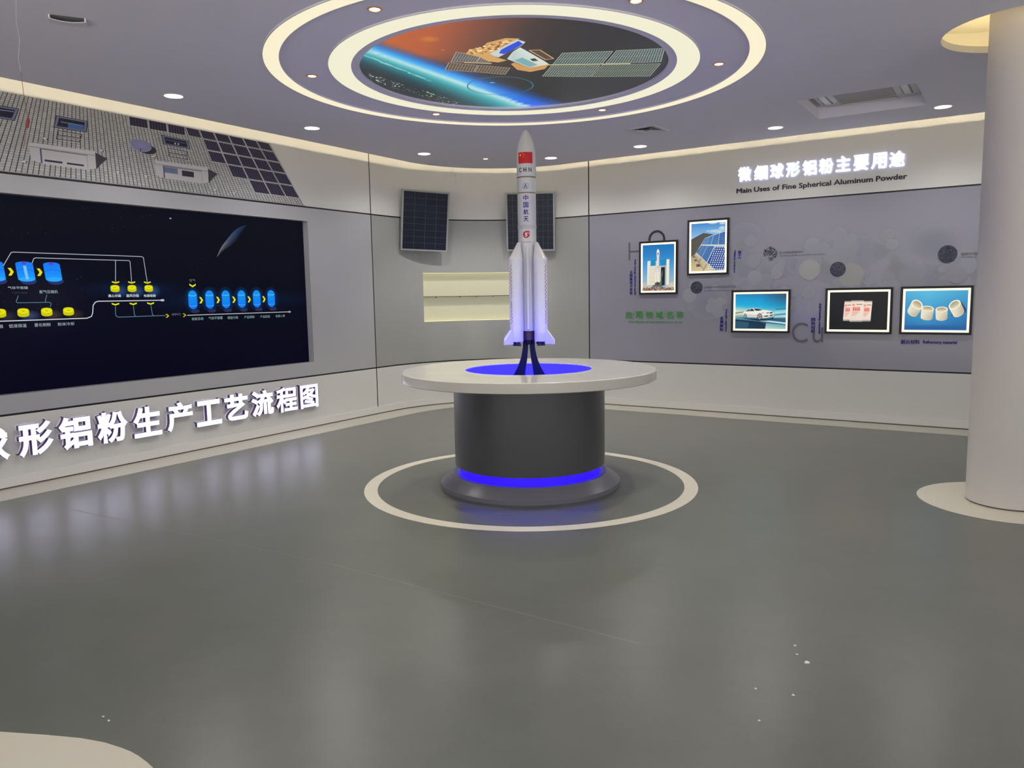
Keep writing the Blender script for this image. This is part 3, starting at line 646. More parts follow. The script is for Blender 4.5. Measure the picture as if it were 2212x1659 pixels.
def emblem(cv):
    cv.annulus(0, 2.328, 0.0215, 0.0238, (52, 66, 150), 0, 36); cv.poly([(0, 2.348), (0.013, 2.312), (0.004, 2.322), (0.0, 2.336), (-0.004, 2.322), (-0.013, 2.312)], (34, 34, 140), 0)
    cv.line([(-0.017, 2.313), (0.0, 2.318), (0.017, 2.313)], 0.003, (90, 110, 170), 1)
decal('round_emblem', emblem, 0.0722)
def name4(cv):
    for i, ch in enumerate('中国航天'): z = 2.262 - i * 0.0535; cv.text(ch, -0.020, z - 0.042, 0.020, z, (34, 28, 140), 0, 0.022)
decal('blue_lettering', name4, 0.0724)
def five(cv):
    zc = 1.9636; RED = (178, 28, 44)
    cv.annulus(0, zc, 0.0145, 0.027, RED, 0, 40, R(70), R(330)); cv.poly([(-0.002, zc + 0.0265), (0.027, zc + 0.0255), (0.027, zc + 0.012), (0.002, zc + 0.014)], RED, 0)
    cv.poly([(0.012, zc + 0.006), (0.027, zc + 0.006), (0.026, zc - 0.010), (0.018, zc - 0.018), (0.013, zc - 0.012)], RED, 0)
    cv.text('5', -0.010, zc - 0.0165, 0.0085, zc + 0.0125, (240, 240, 240), 1, 0.03)
    cv.annulus(-0.002, zc - 0.004, 0.0, 0.0165, RED, 0, 24)
decal('red_emblem', five, 0.0714)
decal('red_lettering', lambda cv: cv.text('LONG MARCH', -0.036, 1.9025, 0.040, 1.9095, (150, 40, 60), 0, 0.02), 0.0714)
# stand of the rocket
M_STAND = mat('stand_black', (7, 6, 11), 0.5, spec=0.2)
st = thing('rocket_stand', (AX, AY, 0.82), 'black stand with two flared legs under the model rocket', 'stand')
lg = [(1.150, -0.0462, -0.004), (1.116, -0.0468, -0.005), (1.09, -0.0475, -0.006), (1.05, -0.054, -0.010), (1.01, -0.062, -0.014), (0.98, -0.072, -0.018), (0.95, -0.084, -0.024), (0.91, -0.104, -0.029), (0.875, -0.123, -0.033), (0.82, -0.158, -0.040)]
for sg in (1, -1):
    mb = MB(); vs = []
    for k, (z, xo, xi) in enumerate(lg):
        w = 0.028 + 0.012 * k / (len(lg) - 1)
        vs += [(AX + sg * xo, AY - w, z), (AX + sg * xi, AY - w, z), (AX + sg * xi, AY + w, z), (AX + sg * xo, AY + w, z)]
    n = len(lg); mb.add(vs, [(i * 4 + q, i * 4 + (q + 1) % 4, i * 4 + 4 + (q + 1) % 4, i * 4 + 4 + q) for i in range(n - 1) for q in range(4)] + [(0, 1, 2, 3), tuple((n - 1) * 4 + i for i in range(4))])
    mb.build('leg', M_STAND, st)
mb = MB(); mb.lathe([(0.0, 1.149), (0.047, 1.149), (0.047, 1.112), (0.0, 1.112)], c, 32); mb.build('collar', M_STAND, st, smooth=40)

# ------------------------------------------------------------------ left wall: roof mural print
M_PRINT = canvas_mat('wall_print', False, 0.4)
CV = Canvas(); rnd = random.Random(11)
def lean(s): return (0.236 if s > -5.17 else 0.40) * (s + 5.17)
ZM0, ZM1 = 2.5525, 3.1765
def ms(st, z): return st + lean(st) * (ZM1 - z) / 0.63
def mclip(st): return ms(st, ZM0)
S_MIN = -6.9
CV.poly([(ms(S_MIN, ZM1), ZM1), (-3.226, ZM1), (ms(-3.226, ZM0) - 0.005, ZM0), (ms(S_MIN, ZM0), ZM0)], (58, 50, 62), 0)
rowz = [ZM1]; dz = 0.0152
while rowz[-1] - dz > ZM0: rowz.append(rowz[-1] - dz); dz *= 1.0115
rowz.append(ZM0 + 0.0005)
cols = []; st = S_MIN
while st < -3.235: cols.append(st); st += 0.0315
cols.append(-3.229)
for i in range(len(cols) - 1):
    a, b = cols[i], cols[i + 1]; jit = (i % 2) * 0.45
    for j in range(len(rowz) - 1):
        z1 = rowz[j]; z0 = rowz[j + 1]; d = (z1 - z0)
        z1s = z1 - jit * d * 0; k = rnd.uniform(-10, 8); gp = 0.0030 if i % 2 else 0.0042
        zz1, zz0 = z1 - jit * 0.3 * d - 0.0010, z0 - jit * 0.3 * d + 0.0010
        zz0 = max(zz0, ZM0)
        CV.poly([(ms(a + gp, zz1), zz1), (ms(b - 0.0018, zz1), zz1), (ms(b - 0.0018, zz0), zz0), (ms(a + gp, zz0), zz0)], (188 + k, 188 + k, 184 + k), 1)
CV.rect(-8.0, ZM0, -2.765, ZM0 + 0.006, (150, 146, 140), 2)
def skylight(q, inner, extra):
    CV.poly(q, (64, 64, 84), 3); C_ = (sum(p[0] for p in q) / 4, sum(p[1] for p in q) / 4)
    sc = lambda k: [(C_[0] + (p[0] - C_[0]) * k, C_[1] + (p[1] - C_[1]) * (k * 1.0 - (1 - k) * 0.6)) for p in q]
    CV.poly(sc(0.93), (122, 126, 152), 4); CV.poly(sc(0.80), (34, 34, 58), 5); extra(sc)
def ex1(sc):
    q = sc(0.78); CV.poly([(q[3][0] * 0.6 + q[2][0] * 0.4, q[3][1]), q[2], (q[2][0] + 0.005, q[2][1] + 0.035), (q[3][0] * 0.6 + q[2][0] * 0.4 + 0.005, q[3][1] + 0.035)], (70, 112, 176), 6)
    CV.line([(q[0][0] + 0.01, q[0][1] - 0.03), (q[1][0] - 0.01, q[1][1] - 0.03)], 0.006, (150, 155, 165), 6)
def ex0(sc):
    q = sc(0.78); CV.rect(q[3][0], q[3][1] + 0.004, q[3][0] + 0.07, q[0][1] - 0.03, (176, 172, 166), 6); CV.line([(q[0][0], q[0][1] - 0.02), (q[1][0] - 0.01, q[1][1] - 0.014)], 0.006, (150, 155, 185), 6)
def ex2(sc):
    q = sc(0.78); CV.line([(q[0][0] + 0.01, q[0][1] - 0.02), (q[1][0] - 0.01, q[1][1] - 0.02)], 0.005, (120, 125, 150), 6)
    for k in (0.45, 0.62): CV.rect(q[3][0] + 0.2 * k, q[3][1] + 0.004, q[3][0] + 0.2 * k + 0.016, q[3][1] + 0.02, (196, 200, 206), 6)
skylight([(-5.467, 3.067), (-5.197, 3.067), (-5.215, 2.968), (-5.497, 2.961)], None, ex1)
skylight([(-6.02, 3.063), (-5.75, 3.067), (-5.794, 2.962), (-6.06, 2.96)], None, ex0)
skylight([(-4.51, 3.062), (-4.22, 3.054), (-4.205, 2.972), (-4.496, 2.975)], None, ex2)
for q in ([(-5.46, 2.943), (-5.261, 2.942), (-5.285, 2.877), (-5.477, 2.871)], [(-4.445, 2.948), (-4.248, 2.942), (-4.244, 2.868), (-4.441, 2.872)]):
    for k in (0.0, 0.5, 0.62, 1.0):
        a = (q[0][0] + (q[3][0] - q[0][0]) * k, q[0][1] + (q[3][1] - q[0][1]) * k); b = (q[1][0] + (q[2][0] - q[1][0]) * k, q[1][1] + (q[2][1] - q[1][1]) * k)
        CV.line([a, b], 0.006, (66, 60, 72), 3); CV.line([(a[0], a[1] - 0.006), (b[0], b[1] - 0.006)], 0.003, (206, 204, 204), 4)
    CV.line([q[0], q[3]], 0.008, (54, 48, 60), 4); CV.line([q[1], q[2]], 0.008, (54, 48, 60), 4)
def dormer(L, Rr, zt, zb, wins, blue):
    w = Rr - L
    CV.poly([(Rr, zt - 0.005), (Rr + 0.11, zt - 0.045), (Rr + 0.05, zt - 0.095), (Rr + 0.0, zb + 0.012)], (62, 60, 68), 4)
    CV.poly([(L, zt), (Rr, zt + 0.006), (Rr, zt - 0.030), (L + 0.008, zt - 0.032)], (206, 203, 202), 5)
    CV.poly([(L + 0.006, zt - 0.034), (Rr, zt - 0.032), (Rr - 0.004, zb + 0.022), (Rr - 0.075, zb), (L + 0.09, zb + 0.004), (L + 0.008, zb + 0.026)], (200, 197, 196), 5)
    CV.line([(L + 0.008, zt - 0.034), (Rr, zt - 0.031)], 0.004, (120, 112, 118), 6)
    CV.rect(L + 0.085, zb + 0.006, L + 0.098, zt - 0.038, (78, 84, 130), 6)
    CV.line([(Rr - 0.075, zt - 0.035), (Rr - 0.075, zb)], 0.003, (130, 124, 130), 6)
    CV.line([(L + 0.1, zt - 0.041), (Rr - 0.075, zt - 0.041)], 0.006, (88, 82, 94), 6)
    for (x0, y0, x1, y1, c_) in wins: CV.rect(x0, y0, x1, y1, c_, 7)
dormer(-5.705, -5.156, 2.812, 2.648, [(-5.589, 2.673, -5.445, 2.689, (40, 42, 66)), (-5.408, 2.673, -5.264, 2.688, (40, 42, 62))], True)
dormer(-4.597, -4.02, 2.816, 2.655, [(-4.50, 2.715, -4.36, 2.768, (112, 124, 158)), (-4.315, 2.705, -4.185, 2.758, (48, 46, 52))], True)
CV.circ(-4.665, 2.905, 0.098, 0.042, (56, 52, 62), 3, 28); CV.circ(-4.722, 2.930, 0.105, 0.054, (150, 148, 186), 4, 32, (138, 136, 174)); CV.annulus(-4.722, 2.930, 0.098, 0.106, (176, 174, 196), 5, 32, PI, 2 * PI, 0.515)
CV.line([(-4.727, 2.905), (-4.73, 2.874)], 0.008, (60, 60, 70), 5)
TOPS = [-4.246, -4.107, -3.929, -3.753, -3.573, -3.394, -3.226]
def pv(q):
    CV.poly(q, (196, 194, 196), 4); a, b, c_, d = [Vector(p) for p in q]; m = (a + b + c_ + d) / 4
    ins = [p + (m - p).normalized() * 0.008 for p in (a, b, c_, d)]
    CV.poly([tuple(p) for p in ins], (46, 42, 66), 5)
    for k in range(1, 6): CV.line([tuple(ins[0].lerp(ins[1], k / 6)), tuple(ins[3].lerp(ins[2], k / 6))], 0.0026, (120, 116, 136), 6)
    for k in range(1, 5): CV.line([tuple(ins[0].lerp(ins[3], k / 5)), tuple(ins[1].lerp(ins[2], k / 5))], 0.0010, (78, 74, 98), 6)
def pvq(a, b, z1, z0):
    f = lambda st, z: (st + 0.735 * 0 + (st + 5.17) * 0.2375 * (ZM1 - z) / 0.63, z)
    return [f(a, z1), f(b, z1), f(b, z0), f(a, z0)]
cols = [-4.245, -4.092, -3.925, -3.752, -3.575, -3.400, -3.232]
RZ = [3.181, 3.097, 2.992, 2.884, 2.762, 2.63]
for r_, first in enumerate((0, 1, 1, 2, 3)):
    z1, z0 = RZ[r_] - 0.004, RZ[r_ + 1] + 0.002
    for k in range(first, 6): pv(pvq(cols[k], cols[k + 1] - 0.006, min(z1, ZM1), z0))
for k in range(3): a = -4.822 + 0.1925 * k; pv([(a, ZM1), (a + 0.185, ZM1), (a + 0.19, 3.095), (a + 0.002, 3.093)])
for x, z in ((-5.57, 2.86), (-5.10, 2.83), (-4.96, 2.66), (-4.69, 2.66), (-4.60, 2.85), (-5.75, 2.65), (-3.95, 2.61), (-3.72, 2.60)): CV.circ(x, z, 0.018, 0.008, (214, 212, 206), 3, 10); CV.circ(x + 0.016, z - 0.003, 0.007, 0.008, (62, 58, 66), 3, 8)
o = CV.build('roof_mural', M_PRINT, lambda u, v, h: wf(u, v, h), loc=wf(-4.6, ZM0, 0), eps=0.00025, off=0.0006)
tag(o, 'wall print of a tiled roof with skylights, dormers and solar panels above the screen', 'wall print')

# ------------------------------------------------------------------ left wall: video screen with the process diagram
sc_loc = wf(-5.0, SCR[2], -0.09)
t = thing('video_wall', sc_loc, 'large dark video screen showing a process diagram, set into the left wall', 'screen')
mb = MB(); wbox(mb, SCR[0] + 0.002, SCR[1] - 0.002, SCR[2] + 0.002, SCR[3] - 0.002, -0.098, -0.082); mb.build('panel', M_BLACK, t)
CV = Canvas(); rnd = random.Random(5)
def sbg(s, z):
    k = (z - 0.765) / 1.62; c_ = mixc((5, 5, 26), (13, 15, 26), k)
    d = math.hypot((s + 3.75) / 1.3, (z - 1.5) / 0.12); c_ = mixc((8, 30, 60), c_, d)
    d = math.hypot((s + 4.85) / 0.6, (z - 1.62) / 0.09); c_ = mixc((8, 34, 66), c_, d)
    d = math.hypot((s + 5.65) / 0.5, (z - 1.55) / 0.35); return mixc((22, 22, 36), c_, d)
CV.grid(SCR[0] + 0.002, SCR[2] + 0.002, SCR[1] - 0.002, SCR[3] - 0.002, 120, 40, sbg)
for k in range(420):
    x, z = rnd.uniform(-6.6, -2.8), rnd.uniform(1.35, 2.36)
    if rnd.random() < 0.5: x = -6.5 + 2.6 * rnd.random()
    r_ = rnd.choice([0.001, 0.0013, 0.0018]); b_ = rnd.choice([50, 70, 100, 150]); CV.circ(x, z, r_, r_, (b_, b_, min(255, b_ + 15)), 1, 5)
CV.rect(-4.425, 2.292, -4.405, 2.304, (130, 170, 215), 1)
oa = [(-3.919, 1.94), (-3.879, 2.015), (-3.841, 2.066), (-3.775, 2.135), (-3.723, 2.191), (-3.66, 2.24), (-3.601, 2.270), (-3.55, 2.288), (-3.498, 2.296)]
ia = [(-3.919, 1.94), (-3.85, 2.000), (-3.79, 2.035), (-3.72, 2.075), (-3.66, 2.12), (-3.62, 2.175), (-3.575, 2.23), (-3.54, 2.27), (-3.498, 2.296)]
oc = [(120, 120, 122), (120, 120, 122), (112, 114, 120), (78, 88, 108), (60, 78, 112), (44, 66, 104), (34, 58, 92), (26, 44, 70), (14, 16, 28)]
for i in range(len(oa) - 1):
    mid0 = tuple((a + b) / 2 for a, b in zip(oa[i], ia[i])); mid1 = tuple((a + b) / 2 for a, b in zip(oa[i + 1], ia[i + 1])); m_ = mixc(oc[i], (26, 32, 52), 0.5)
    CV.poly([oa[i], oa[i + 1], mid1, mid0], [oc[i], oc[i + 1], mixc(oc[i + 1], (24, 32, 54), 0.55), mixc(oc[i], (24, 32, 54), 0.55)], 2)
    CV.poly([mid0, mid1, ia[i + 1], ia[i]], [mixc(oc[i], (24, 32, 54), 0.55), mixc(oc[i + 1], (24, 32, 54), 0.55), (12, 14, 26), (12, 14, 26)], 2)
PW, PC = (176, 182, 196), (96, 132, 150)
CV.line([(-5.955, 1.785), (-5.874, 1.916), (-5.857, 1.9215), (-4.745, 1.9215), (-4.724, 1.912), (-4.703, 1.684)], 0.006, PW, 2)
CV.line([(-5.725, 1.822), (-5.702, 1.873), (-5.688, 1.88), (-4.87, 1.88), (-4.859, 1.871), (-4.858, 1.684)], 0.006, PW, 2); CV.line([(-4.997, 1.88), (-5.012, 1.684)], 0.006, PW, 2)
CV.line([(-7.5, 1.36), (-5.298, 1.362), (-5.257, 1.377), (-5.244, 1.41), (-5.235, 1.474), (-5.214, 1.501), (-5.187, 1.51), (-4.57, 1.51)], 0.008, (206, 210, 220), 2); CV.circ(-4.56, 1.51, 0.022, 0.011, (190, 196, 200), 3, 14)
CV.line([(-5.848, 1.567), (-5.869, 1.517), (-5.859, 1.508), (-5.604, 1.508), (-5.593, 1.497), (-5.602, 1.469)], 0.005, PC, 2); CV.line([(-5.623, 1.57), (-5.64, 1.516), (-5.634, 1.509)], 0.005, PC, 2)
CV.line([(-5.031, 1.463), (-5.035, 1.383), (-5.026, 1.368), (-5.008, 1.362), (-4.54, 1.362)], 0.006, PC, 2); CV.line([(-4.858, 1.463), (-4.855, 1.38), (-4.841, 1.362)], 0.006, PC, 2); CV.line([(-4.683, 1.462), (-4.673, 1.376), (-4.657, 1.362)], 0.006, PC, 2)
CV.line([(-4.301, 1.357), (-3.007, 1.356)], 0.007, (196, 200, 208), 2); CV.circ(-3.0, 1.356, 0.022, 0.011, (150, 164, 172), 3, 14)
def tank(x, z0, z1, w, lx):     # drawn drum, leaning lx over its height
    n = 14; B1, B2 = (22, 120, 250), (30, 160, 255); top = [(x - lx + w * math.cos(a), z1 - 0.02 + 0.02 * math.sin(a)) for a in [PI * i / n for i in range(n + 1)]]
    bot = [(x + w * math.cos(a), z0 + 0.022 + 0.022 * math.sin(a)) for a in [PI + PI * i / n for i in range(n + 1)]]
    CV.circ(x + 0.012, z0 + 0.004, w * 0.95, 0.03, (44, 50, 110), 2, 20); CV.poly(top + bot, [B1] * len(top) + [B2] * len(bot), 3)
    zm = (z0 + z1) / 2; CV.circ(x - lx * 0.5, zm + 0.0, w * 0.92, 0.022, (20, 104, 240), 4, 22); CV.circ(x - lx * 0.5, zm - 0.004, w * 0.88, 0.02, (28, 140, 255), 5, 22); CV.circ(x - lx * 0.9, z1 - 0.022, w * 0.8, 0.016, (24, 128, 252), 4, 20); CV.circ(x, z0 + 0.02, w * 0.9, 0.018, (46, 172, 255), 4, 20)
    CV.rect(x - lx - 0.02, z1 - 0.024, x - lx + 0.016, z1 - 0.002, (92, 70, 214), 5)
tank(-5.770, 1.682, 1.847, 0.068, 0.012); tank(-5.552, 1.682, 1.847, 0.068, 0.012); tank(-6.0, 1.682, 1.847, 0.07, 0.012)
CV.poly([(-5.792, 1.812), (-5.768, 1.812), (-5.755, 1.700), (-5.778, 1.700)], (120, 200, 250), 6)
YL, YD = (236, 230, 10), (206, 206, 6)
def puck(x, z, w, h_):
    CV.poly([(x + w * a, z + h_ * b) for a, b in ((-1, 0.45), (-0.8, 0.85), (-0.3, 1.0), (0.3, 1.0), (0.8, 0.85), (1, 0.45), (1, -0.5), (0.8, -0.85), (0.3, -1), (-0.3, -1), (-0.8, -0.85), (-1, -0.5))], YD, 3); CV.circ(x, z + h_ * 0.3, w * 0.92, h_ * 0.58, YL, 4, 20); CV.circ(x, z + h_ * 0.3, w * 0.3, h_ * 0.08, (150, 150, 10), 5, 10)
for x, cg in ((-5.998, (52, 46, 60)), (-5.821, (60, 70, 110)), (-5.635, (66, 54, 44)), (-5.454, (56, 44, 34))):
    CV.circ(x + 0.05, 1.40, 0.09, 0.05, cg, 1, 18, sbg(x + 0.05, 1.40)); puck(x, 1.426, 0.046, 0.036)
for x in (-5.022, -4.859, -4.692):
    CV.circ(x + 0.045, 1.60, 0.08, 0.06, (46, 70, 120), 1, 18, sbg(x + 0.05, 1.6)); puck(x, 1.623, 0.043, 0.032)
def chev(x, z, w, h_, th, d, col=YL):      # d: 0 right, 1 down
    p = [(-w, h_), (-w + th, h_), (w, 0), (-w + th, -h_), (-w, -h_), (w - th, 0)]
    if d == 1: p = [(y, -x_) for x_, y in p]
    CV.poly([(x + a, z + b) for a, b in p], col, 4)
for x in (-5.012, -4.858, -4.702): chev(x, 1.679, 0.011, 0.034, 0.012, 1)
for x in (-5.029, -4.858, -4.684): chev(x, 1.481, 0.012, 0.035, 0.013, 1)
for x in (-5.888, -5.664): chev(x, 1.761, 0.022, 0.031, 0.024, 0)
for x in (-4.133, -3.934, -3.739, -3.544, -3.348): chev(x, 1.504, 0.022, 0.032, 0.022, 0)
chev(-4.221, 1.652, 0.018, 0.036, 0.016, 1)
chev(-4.519, 1.358, 0.02, 0.018, 0.018, 0, (196, 192, 20)); chev(-4.333, 1.359, 0.02, 0.018, 0.018, 0, (176, 172, 20))
for i, x in enumerate((-4.229, -4.034, -3.839, -3.641, -3.444, -3.248)):
    w = 0.05; zt, zb = (1.604, 1.417) if i == 0 else (1.603, 1.417); n = 12
    CV.circ(x + 0.02, 1.395, 0.05, 0.02, (40, 46, 84), 2, 18); CV.circ(x, 1.51, 0.10, 0.13, (10, 52, 110), 1, 24, sbg(x, 1.51))
    cap = [(x + w * math.cos(a), zt - w + w * math.sin(a)) for a in [PI * k / n for k in range(n + 1)]] + [(x + w * math.cos(a), zb + w + w * math.sin(a)) for a in [PI + PI * k / n for k in range(n + 1)]]
    CV.poly(cap, [(16, 120, 240)] * (n + 1) + [(24, 126, 250)] * (n + 1), 3); core_ = [(x + (p[0] - x) * 0.86, 1.51 + (p[1] - 1.51) * 0.94) for p in cap]; CV.poly(core_, [(20, 152, 236)] * (n + 1) + [(14, 122, 250)] * (n + 1), 4)
    CV.line([(x - w * 0.88, 1.556), (x - w * 0.4, 1.549), (x + w * 0.4, 1.549), (x + w * 0.88, 1.556)], 0.005, (110, 214, 255), 5); CV.line([(x - w * 0.88, 1.452), (x - w * 0.4, 1.446), (x + w * 0.4, 1.446), (x + w * 0.88, 1.452)], 0.004, (90, 190, 255), 5)
TW = (176, 190, 196)
for body, b_ in (('空气', (-4.253, 1.690, -4.186, 1.716)), ('出料口', (-4.470, 1.360, -4.376, 1.382))): CV.row(body, *b_, (120, 126, 134), 4)
for body, b_ in (('制氮系统', (-4.254, 1.303, -4.120, 1.333)), ('气体平衡罐', (-4.060, 1.303, -3.893, 1.335)), ('精度分级', (-3.832, 1.301, -3.699, 1.331)), ('产品筛粉', (-3.622, 1.300, -3.486, 1.330)), ('产品检验', (-3.410, 1.299, -3.278, 1.328)), ('包装入库', (-3.201, 1.299, -3.068, 1.328))): CV.row(body, *b_, (130, 164, 164), 4, 0.005)
for body, b_ in (('离心分级', (-5.090, 1.544, -4.970, 1.571)), ('旋风分级', (-4.920, 1.543, -4.796, 1.571)), ('布袋收粉', (-4.749, 1.541, -4.625, 1.568))): CV.row(body, *b_, (214, 222, 230), 4, 0.015)
for body, b_ in (('气体平衡罐', (-5.923, 1.619, -5.769, 1.643)), ('氩气压缩机', (-5.682, 1.583, -5.530, 1.611)), ('铝液保温', (-5.941, 1.304, -5.805, 1.334)), ('雾化制粉', (-5.743, 1.304, -5.611, 1.334)), ('粉体冷却', (-5.554, 1.304, -5.415, 1.333)), ('融', (-6.016, 1.305, -5.984, 1.335))): CV.row(body, *b_, (160, 176, 180), 4, 0.005)
CV.row('气体平衡罐', -5.897, 1.581, -5.776, 1.597, (60, 64, 72), 4)
CV.build('display', canvas_mat('screen_display', True, 0.35, 0.95, 0.08), lambda u, v, h: wf(u, v, h), t, eps=0.00025, off=-0.0815)

# ------------------------------------------------------------------ glowing sign letters
M_SIGNF = mat('sign_face', (240, 238, 255), 0.4, emis=(226, 222, 255), es=E_SIGN * 0.85); M_SIGNS = mat('sign_return', (104, 92, 92), 0.5); M_SIGNE = mat('sign_edge_glow', (150, 120, 255), 0.5, emis=(110, 70, 235), es=0.7)
M_TITLEF = mat('title_face', (255, 255, 255), 0.4, emis=(246, 246, 255), es=E_SIGN * 0.8); M_TITLES = mat('title_side_glow', (240, 240, 255), 0.5, emis=(176, 190, 255), es=E_SIGN * 0.28)
M_STUD = mat('sign_stud', (30, 30, 34), 0.5)
def letter(ch, sc, z0, em, off0, off1, mf, ms_, label, group, bold, edge=None, studs=True):
    V, F, E = glyphs(ch, bold, 4)
    xs = [v[0] for v in V]; ys = [v[1] for v in V]; cx = (min(xs) + max(xs)) / 2; y0 = min(ys)
    kx = em[0] / (max(xs) - min(xs)) if em[2] else em[0]; ky = em[1] / (max(ys) - min(ys))
    P = [(sc + (x - cx) * kx, z0 + (y - y0) * ky) for x, y in V]
    t = thing('sign_letter', wf(sc, z0, 0.0), label, 'sign letter', group)
    mb = MB(); mb.add([wf(a, b, off1) for a, b in P], F); mb.build('face', mf, t, recalc=False)
    mb = MB(); n = len(P); e1 = off1 - 0.0002
    if edge:
        e2 = off1 - 0.007; mb.add([wf(a, b, e1) for a, b in P] + [wf(a, b, e2) for a, b in P], [(i, j, n + j, n + i) for i, j in E]); mb.build('edge_glow', edge, t, recalc=False); e1 = e2; mb = MB()
    mb.add([wf(a, b, e1) for a, b in P] + [wf(a, b, off0) for a, b in P], [(i, j, n + j, n + i) for i, j in E]); mb.build('return', ms_, t, recalc=False)
    if studs:
        ext = [min(P, key=lambda p: p[0]), max(P, key=lambda p: p[1])]
        for (a, b), (da, db) in zip(ext, ((-0.004, 0.0), (0.0, 0.004))):
            mb = MB(); mb.box((0, 0, 0), (0.001, 0.001, 0.001)); mb = MB()
            q = [wf(a + da + x, b + db + y, d) for d in (0.0, off0 + 0.02) for x, y in ((-0.004, -0.004), (0.004, -0.004), (0.004, 0.004), (-0.004, 0.004))]
            mb.hexa(q); mb.build('mounting_stud', M_STUD, t)
    return t
LS = [('球', -6.215, 0.235, 0.285), ('形', -5.870, 0.241, 0.281), ('铝', -5.545, 0.241, 0.281), ('粉', -5.216, 0.238, 0.280), ('生', -4.881, 0.238, 0.281), ('产', -4.542, 0.240, 0.278), ('工', -4.216, 0.243, 0.256), ('艺', -3.884, 0.250, 0.270), ('流', -3.548, 0.246, 0.276), ('程', -3.212, 0.244, 0.274), ('图', -2.882, 0.244, 0.268)]
wid = [0.275, 0.272, 0.279, 0.281, 0.280, 0.279, 0.288, 0.288, 0.294, 0.293, 0.266]
nm = ['cut by the left photo edge', 'second in view from the left', 'third in view from the left', 'fourth in view from the left', 'fifth in view from the left', 'sixth in view from the left', 'fifth from the right end', 'fourth from the right end', 'third from the right end', 'second from the right end', 'at the right end']
for (ch, sc, z0, h_), w_, n_ in zip(LS, wid, nm):
    letter(ch, sc, z0, (w_, h_, True), 0.008, 0.05, M_SIGNF, M_SIGNS, 'glowing character %s of the big sign under the screen, %s' % (ch, n_), 'glowing sign letters under the screen', 0.024 if ch in '图程' else 0.034, M_SIGNE)
tc = [3.708, 3.898, 4.082, 4.262, 4.443, 4.622, 4.800, 4.983, 5.160, 5.338]
nm = ['the first', 'the second', 'the third', 'the fourth', 'the fifth', 'the sixth', 'the seventh', 'the eighth', 'the ninth', 'the last']
for ch, sc, n_ in zip('微细球形铝粉主要用途', tc, nm):
    letter(ch, sc, 2.795 + (0.008 if ch in '主' else 0.0), (0.152, 0.168, True), 0.006, 0.026, M_TITLEF, M_TITLES, 'bright white character %s, %s in the right wall title' % (ch, n_), 'bright white title letters on the right wall', 0.022, studs=False)
# ------------------------------------------------------------------ right wall print and lettering
M_INK = canvas_mat('wall_lettering_ink', False, 0.4)
INKB, INKD, GREY = (34, 30, 130), (22, 20, 34), (98, 96, 103)
def caption(name, label, cat, loc_s, loc_z, fn, off=0.0012, parts=None):
    if parts:
        t = thing(name, wf(loc_s, loc_z, 0.0), label, cat)
        for pn, f in parts: cv = Canvas(); f(cv); cv.build(pn, M_INK, lambda u, v, h: wf(u, v, h), t, eps=0.0003, off=off)
        return t
    cv = Canvas(); fn(cv); o = cv.build(name, M_INK, lambda u, v, h: wf(u, v, h), loc=wf(loc_s, loc_z, 0.0), eps=0.0003, off=off); return tag(o, label, cat)
tw = thing('wall_lettering', wf(4.5, 2.66, 0), 'black raised English title line under the bright white characters', 'lettering')
M_LET = mat('lettering_black', (20, 18, 32), 0.4)
words = 'Main Uses of Fine Spherical Aluminum Powder'.split(); ww = [(max(v[0] for v in glyphs(w, 0.022, 3)[0]) - min(v[0] for v in glyphs(w, 0.022, 3)[0])) for w in words]
gapw = 0.30; kx = (5.441 - 3.611) / (sum(ww) + gapw * (len(words) - 1)); kz = 0.0535 / 0.69; x_ = 3.611
for w, wd in zip(words, ww):
    V_, F_, E_ = glyphs(w, 0.022, 3); m0 = min(v[0] for v in V_); P = [(x_ + (x - m0) * kx, 2.6665 + y * kz) for x, y in V_]; n = len(P); x_ += (wd + gapw) * kx
    mb = MB(); mb.add([wf(a, b, 0.006) for a, b in P], F_); mb.add([wf(a, b, 0.006) for a, b in P] + [wf(a, b, 0.0) for a, b in P], [(i, j, n + j, n + i) for i, j in E_]); mb.build('word', M_LET, tw, recalc=False)
RB = (153, 151, 162)
def bokeh(cv):
    rn = random.Random(21)
    def blob(x, z, r, c_, e, h): cv.circ(x, z, r, r, c_, h, 28, e)
    for k in range(18):
        x = rn.uniform(3.0, 6.6); z = rn.uniform(1.15, 2.25); 
        if abs(z - 1.75) > 0.25 and rn.random() < 0.5: continue
        r = rn.uniform(0.12, 0.30); c_ = rn.choice([(144, 146, 159), (147, 149, 159), (140, 143, 156)]); cv.circ(x, z, r, r * 0.8, c_, k * 0.2, 26, RB)
    for k in range(105):
        x = rn.gauss(4.5, 0.9); z = 1.62 + rn.gauss(0, 0.22) + (x - 4.5) * 0.02
        if not 2.95 < x < 6.7 or not 1.0 < z < 2.2: continue
        r = rn.uniform(0.035, 0.105); v = rn.choice([155, 157, 160, 148]); c_ = (v, v, v + rn.choice([5, 8, 10])); cv.poly([(x + r * math.cos(2 * PI * i / 26), z + r * math.sin(2 * PI * i / 26)) for i in range(26)], c_, 4 + k * 0.09)
        if rn.random() < 0.45: cv.annulus(x, z, r * 0.92, r, (v + 5, v + 5, v + 8), 4 + k * 0.09 + 0.045, 26)
    for x, z, r, c_ in ((3.845, 1.66, 0.085, (162, 162, 168)), (4.47, 1.735, 0.115, (172, 172, 168)), (4.92, 1.66, 0.13, (166, 165, 160)), (4.10, 1.69, 0.06, (164, 162, 166)), (3.83, 1.86, 0.08, (158, 157, 164)), (5.5, 1.63, 0.10, (154, 154, 162)), (5.95, 1.63, 0.09, (156, 155, 162))):
        cv.poly([(x + r * math.cos(2 * PI * i / 30), z + r * math.sin(2 * PI * i / 30)) for i in range(30)], c_, 14)
